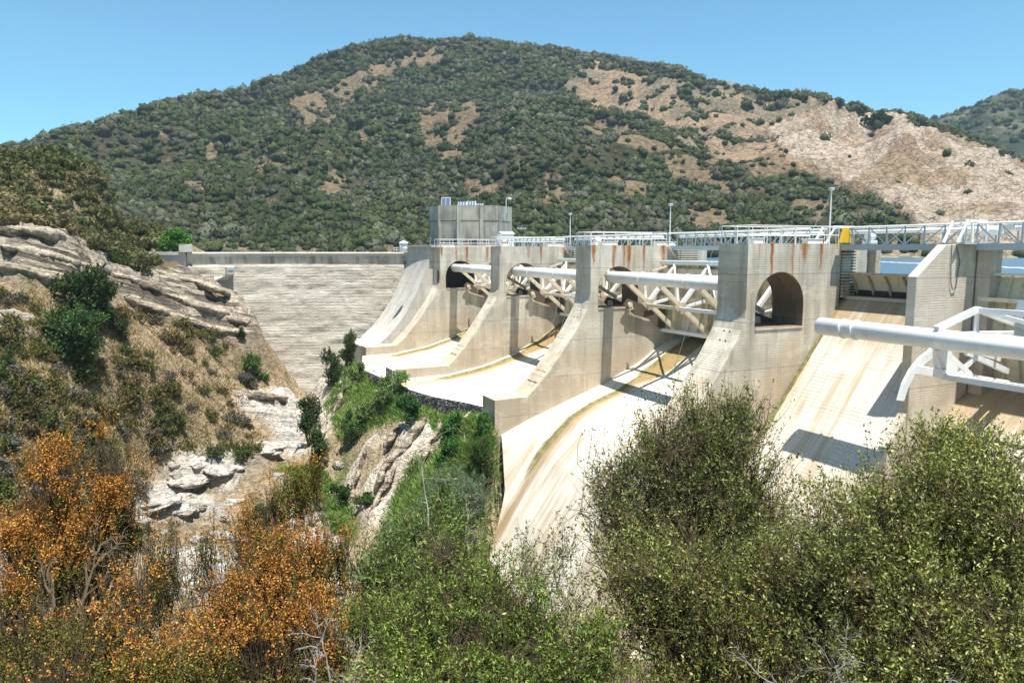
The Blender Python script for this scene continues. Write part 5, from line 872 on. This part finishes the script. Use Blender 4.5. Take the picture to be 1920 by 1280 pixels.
# broken ledges standing out of the left abutment rock
def ledge(path, out, th, lab, seed):
    pts = [hit(x, y, 30) for x, y in path]; pts = [p for p in pts if p is not None]
    if len(pts) < 2: return
    P = smooth_path(pts, 18*len(pts)); cam_d = -P[:, :2]/np.linalg.norm(P[:, :2], axis=1)[:, None]; n = len(P); T = np.linspace(0, 1, n); env = np.sin(np.pi*np.clip(T, .02, .98))**.35
    br = np.floor(fbm(np.c_[T*7, 0*T, 0*T+seed], 2, seed)*3)/3*.45; V = []
    sec = [(-2.2, .05), (-1.2, .22), (-.4, .28), (.35, .22), (.8, .1), (1, -.06), (1.02, -.35), (.8, -.55), (.55, -.62), (.35, -1), (-2.2, -1.1)]
    for i in range(n):
        o = out*(env[i]+br[i]*.6); t_ = th*(.75+.5*env[i]+br[i]*.4)
        for u, v in sec: V.append((P[i, 0]+cam_d[i, 0]*o*u, P[i, 1]+cam_d[i, 1]*o*u, P[i, 2]+t_*(v*.9+.35)))
    V = np.array(V); V += np.c_[fbm(V*1.1, 4, seed+1)*.22, fbm(V*1.1, 4, seed+2)*.22, ridged(V*[.8, .8, 2.2], 3, seed+3)*.10]; m_ = len(sec); a_ = np.arange(n*m_).reshape(n, m_); Fq = np.stack([a_[:-1, :-1], a_[1:, :-1], a_[1:, 1:], a_[:-1, 1:]], -1).reshape(-1, 4)
    cl_ = np.array([.60, .51, .385])*(1+.22*fbm(V*.7, 3, seed)[:, None]); cl_ = np.c_[cl_, np.full(len(V), .9)]; o = mesh_np('rock_ledge', V, Fq, M['soil'], col=cl_, base=P[n//2]); tag(o, lab, 'rock ledge')
for k, (pth, o_, th_, lab) in enumerate([([(-20,500),(50,512),(110,528),(170,540)], .9, .9, 'lowest rock ledge at the left edge, with a dark undercut'), ([(0,472),(80,480),(150,500),(210,512)], .7, .8, 'middle rock ledge at the left edge above the lowest one'), ([(0,438),(60,438),(110,446),(150,460)], .7, .9, 'dark broken ledge under the brow at the left edge'),
    ([(215,520),(290,545),(360,572),(430,592)], .8, .8, 'long thin rock ledge pointing at the dam, the middle one'), ([(235,560),(310,588),(390,618),(450,628)], .9, .9, 'lowest long rock ledge pointing at the dam'), ([(290,512),(360,530),(430,552),(478,572)], .8, .7, 'top rock ledge sloping from the wing wall to the dam'), ([(430,600),(460,606),(484,612)], .6, .8, 'short blunt ledge at the tip of the pale rock'), ([(-20,600),(30,603),(70,612)], .7, 1.2, 'pale rock wall low at the left edge under an overhang'), ([(445,745),(490,745),(540,752)], .6, .8, 'pale layered rock at the foot of the dam')]): ledge(pth, o_, th_, lab, 900+k*7)
# rubble on the river bed and blocks on the cliff
rgk = np.random.default_rng(41); st0 = None
for k in range(46):
    x, y = rgk.uniform(240, 640), rgk.uniform(850, 1110); h_ = hit(x, y, 30)
    if h_ is None: continue
    s_ = rgk.uniform(.25, .8)
    if st0 is None:
        v = iv2*(1+.3*fbm(iv2*1.4+5, 3, 77)[:, None]+.1*ridged(iv2*2.2, 3, 78)[:, None])*[1, .75, .5]; st0 = mesh_np('river_stone', v, if2, M['soil'], col=np.c_[np.array([.5, .46, .39])*(1+.15*fbm(v*2, 2, 3)[:, None]), np.zeros(len(v))]); tag(st0, 'pale rough stone lying in the river bed', 'stone', 'loose stones in the river bed'); st0.location = Vector([float(q) for q in h_]); st0.scale = (s_,)*3
    else: place_copy(st0, h_, s_, rgk.uniform(0, 6.28), None, None, rgk.uniform(.7, 1.3))
for k, (pth, o_, th_, lab) in enumerate([([(800,790),(765,830),(725,880),(700,930)], .8, .9, 'long pale rock rib running down the middle of the cliff'), ([(770,790),(740,820),(715,850)], .6, .8, 'short pale rock rib below the green grass of the cliff'), ([(745,880),(715,930),(690,980)], .7, .8, 'pale rib low on the cliff near the blue-green bush'), ([(690,850),(668,900),(655,950)], .6, .9, 'tan rock rib on the left of the cliff'), ([(650,730),(625,780),(605,830)], .6, .9, 'grey rock rib at the left edge of the cliff'), ([(825,795),(808,830),(790,860)], .5, .7, 'white rib between the green bushes of the cliff'), ([(880,780),(865,810),(870,835)], .4, .5, 'small pale rib under the cobbled lip')]): ledge(pth, o_, th_, lab, 1100+k*7)
print('mid plants')
# ------------------------------------------------------------------ FOREGROUND bushes a few metres from the camera
def lobs(lst): return [tuple(at(x, y, d))+(w_*d/F/2, w_*d/F/2, h_*d/F/2) for x, y, d, w_, h_ in lst]
def gb(x, y, d, dz=0): p = at(x, y, d); return (p[0], p[1], min(p[2], -1.8)-dz)
OL = [(.19, .21, .05), (.28, .29, .075), (.10, .115, .035), (.40, .42, .15), (.5, .5, .24)]; OW = [5, 5, 3, 1.8, .8]
plant('mahogany_bush', 'large olive small-leaved bush filling the right foreground', 'bush', gb(1780, 1500, 4.2), lobs([(1790,930,4.4,340,330),(1640,990,4.3,330,300),(1880,1000,4.2,320,400),(1560,1060,4.2,260,240),(1700,1130,4.0,380,300),(1850,1190,3.8,340,300),(1760,830,4.6,150,170),(1840,850,4.7,200,170),(1620,1230,3.9,300,240)]), 7000, 104000, .026, .0115, OL, OW, 701, tl=.24, upb=.9, twr=.0016, stemr=.022, leafmat='leafg', clump=.32, shell=.35, gap=-.42)
plant('mahogany_bush', 'airy olive bush with dark stems standing before the chute', 'bush', gb(1330, 1330, 5.6), lobs([(1300,860,5.8,330,230),(1360,800,5.9,200,180),(1240,830,5.8,180,190),(1150,890,5.8,150,180),(1180,970,5.6,200,180),(1420,930,5.7,170,200),(1330,980,5.6,340,220),(1290,765,6.0,90,110),(1390,760,6.0,100,90)]), 3400, 50000, .031, .0125, [(.14, .17, .045), (.20, .23, .065), (.08, .10, .035), (.34, .35, .12)], [5, 4, 3, 1.6], 702, tl=.3, upb=.9, twr=.0022, stemr=.024, leafmat='leafg', clump=.4, shell=.25, gap=-.25)
plant('mahogany_bush', 'shaded olive bush low in the foreground right of the bright green bush', 'bush', gb(1330, 1500, 4.2), lobs([(1220,1080,4.6,250,240),(1340,1120,4.5,320,260),(1450,1180,4.3,330,260),(1300,1230,4.3,260,170),(1480,1060,4.6,240,200),(1520,1250,4.1,260,200)]), 4200, 60000, .026, .0115, [(.16, .18, .04), (.23, .25, .06), (.08, .095, .03), (.37, .38, .11), (.34, .18, .05)], [5, 4, 5, 1.6, .3], 703, tl=.24, upb=.9, twr=.0018, stemr=.02, leafmat='leafg', clump=.35, shell=.3, gap=-.35)
GR = [(.13, .19, .03), (.20, .28, .045), (.055, .085, .018), (.32, .38, .09), (.3, .26, .09)]
plant('green_bush', 'bright green leafy bush at the bottom centre', 'bush', gb(920, 1480, 3.9), lobs([(880,1130,4.2,330,240),(960,1200,4.0,380,220),(790,1180,4.1,250,230),(1090,1230,4.0,240,170),(830,1030,4.5,150,150),(880,1250,3.7,420,170),(760,1250,3.8,220,150),(690,1150,4.3,110,110),(1130,1170,4.2,110,90)]), 4600, 78000, .028, .010, GR, [5, 4, 3, 1.6, .5], 704, tl=.24, upb=.8, twr=.0018, stemr=.02, leafmat='leafg', clump=.42, shell=.3, gap=-.3)
plant('green_bush', 'taller thin-leaved green bush rising behind the bright one', 'bush', gb(850, 1450, 5.0), lobs([(820,980,5.4,170,150),(760,1020,5.4,180,140),(700,1060,5.2,120,130),(830,925,5.6,60,120)]), 1300, 12000, .040, .012, [(.10, .17, .035), (.14, .22, .05), (.07, .12, .03), (.3, .3, .12)], [5, 4, 4, 1], 705, tl=.34, upb=1.2, twr=.0022, stemr=.016, clump=.4, shell=.2)
plant('sparse_shrub', 'sparse twiggy shrub before the white chute foot', 'shrub', gb(1040, 1350, 5.2), lobs([(1010,1050,5.4,130,130),(1060,1000,5.5,90,110),(990,1010,5.5,80,90),(1080,1080,5.3,110,110)]), 110, 2200, .034, .011, [(.17, .19, .06), (.3, .2, .07), (.12, .14, .05)], [4, 1, 3], 706, tl=.4, upb=1.5, twr=.002, stemr=.01, clump=.4, shell=.2, bark='greybark')
OR = [(.50, .20, .045), (.38, .14, .03), (.54, .29, .08), (.38, .13, .02), (.50, .30, .06), (.26, .12, .03)]
YG = [(.14, .14, .03), (.20, .18, .04), (.075, .08, .02), (.28, .21, .05), (.30, .13, .03)]; YW = [4, 4, 3, 1.2, .8]
def orange(lab, base, lb, nt_, nl, seed, tf=.8, up=2.2, tl=.36, sz=.0155): return plant('chamise_shrub', lab, 'shrub', base, lb, nt_, nl, sz, sz*.62, YG, YW, seed, tl=tl, upb=up, twr=.002, stemr=.02, leafmat='flower', clump=.5, shell=.1, gap=-.14, tipcol=OR, tipfrac=tf, group=None)
orange('tall orange-flowered shrub with a dark stem at the left edge', gb(60, 1500, 4.8), lobs([(110,880,5.0,150,170),(60,960,4.9,150,180),(215,870,5.0,120,190),(190,960,5.0,170,160),(110,1030,4.8,200,150),(240,950,5.1,90,120),(20,1010,4.7,120,200),(190,800,5.1,50,90),(95,830,5.1,110,80)]), 1300, 92000, 711)
orange('low orange and olive shrub filling the bottom left corner', gb(120, 1500, 4.0), lobs([(60,1180,4.2,220,200),(200,1160,4.2,220,180),(120,1240,3.9,300,150),(300,1230,4.0,220,150),(250,1080,4.6,140,130),(20,1090,4.4,130,160)]), 1700, 98000, 712, .42)
orange('orange-topped shrub in the lower middle left', gb(500, 1450, 4.6), lobs([(500,1060,4.8,200,170),(590,1020,4.9,150,130),(440,1110,4.7,180,160),(560,1130,4.6,220,170),(640,1010,5.0,90,80),(480,1180,4.4,260,170),(620,1180,4.4,180,170),(385,1200,4.4,170,140)]), 1900, 112000, 713, .5)
orange('orange shrub rising in front of the pale river-bed rocks', gb(520, 1300, 6.8), lobs([(560,890,7.4,90,90),(520,925,7.3,120,120),(480,965,7.2,120,120),(590,870,7.5,50,60),(450,1000,7.0,90,90),(520,1000,7.0,120,110)]), 800, 42000, 714, .5, 2.4, .5, .018)
orange('slender olive wands with few orange tips, centre left', gb(330, 1350, 5.8), lobs([(322,975,6.2,34,100),(322,1030,6.1,44,110),(385,1010,6.1,70,110),(300,1060,6.0,60,100),(280,1010,6.0,70,90)]), 420, 8000, 715, .3, 2.6, .5, .02)
# dead grey twigs
def dead(lab, base, tips, seed, r0=.008):
    rg = np.random.default_rng(seed); base = np.array(base, float); t = thing('dead_branches', lab, 'branch', base); b = MB()
    def grow(p, d, L, r, lvl):
        pts = [p]; n = 6
        for k in range(n): d = d+rg.normal(0, .2, 3); d /= np.linalg.norm(d); p = p+d*L/n; pts.append(p)
        b.tube(pts, [r*(1-.8*k/n) for k in range(n+1)], 4, False)
        if lvl:
            for k in range(2, n+1):
                for _ in range(rg.integers(1, 3)): dd = d+rg.normal(0, .65, 3); dd /= np.linalg.norm(dd); grow(pts[k], dd, L*rg.uniform(.25, .5), r*.45, lvl-1)
    for tp in tips:
        tp = at(*tp); s_ = base+(tp-base)*.45; L = np.linalg.norm(tp-s_); grow(s_+rg.normal(0, .05, 3), (tp-s_)/L, L, r0, 2)
    b.build('limbs', M['bark' if r0 > .015 else 'greybark'], t)
dead('bleached grey dead branches at the bottom between orange and green shrubs', gb(600, 1400, 3.9), [(640,1190,3.9),(690,1210,3.8),(600,1220,3.9)], 1, .006)
dead('pale dead twigs poking out of the olive bush at lower right', gb(1500, 1400, 3.7), [(1500,1200,3.7),(1420,1190,3.8),(1640,1200,3.6),(1740,1230,3.5)], 3, .005)
dead('dry pale stems standing above the green bush', gb(850, 1150, 4.6), [(770,850,5.2),(850,930,5.2),(880,960,5.0)], 4, .004)
dead('dark bare stem of the tall orange shrub', gb(60, 1400, 4.2), [(110,1060,4.4),(60,1040,4.4)], 5, .02)
# thin air between here and the mountains
hz_ = MB(); hz_.box(-1300, 1750, -150, 1750, -60, 380); m = bpy.data.materials.new('haze'); m.use_nodes = True; t_ = m.node_tree; t_.nodes.remove(t_.nodes['Principled BSDF']); pv = t_.nodes.new('ShaderNodeVolumePrincipled'); pv.inputs['Density'].default_value = .00013; pv.inputs['Color'].default_value = (.62, .80, 1, 1); pv.inputs['Anisotropy'].default_value = 0; t_.links.new(pv.outputs[0], t_.nodes['Material Output'].inputs['Volume']); tag(hz_.build('haze', m), kind='stuff')
print('objects', len(bpy.data.objects))
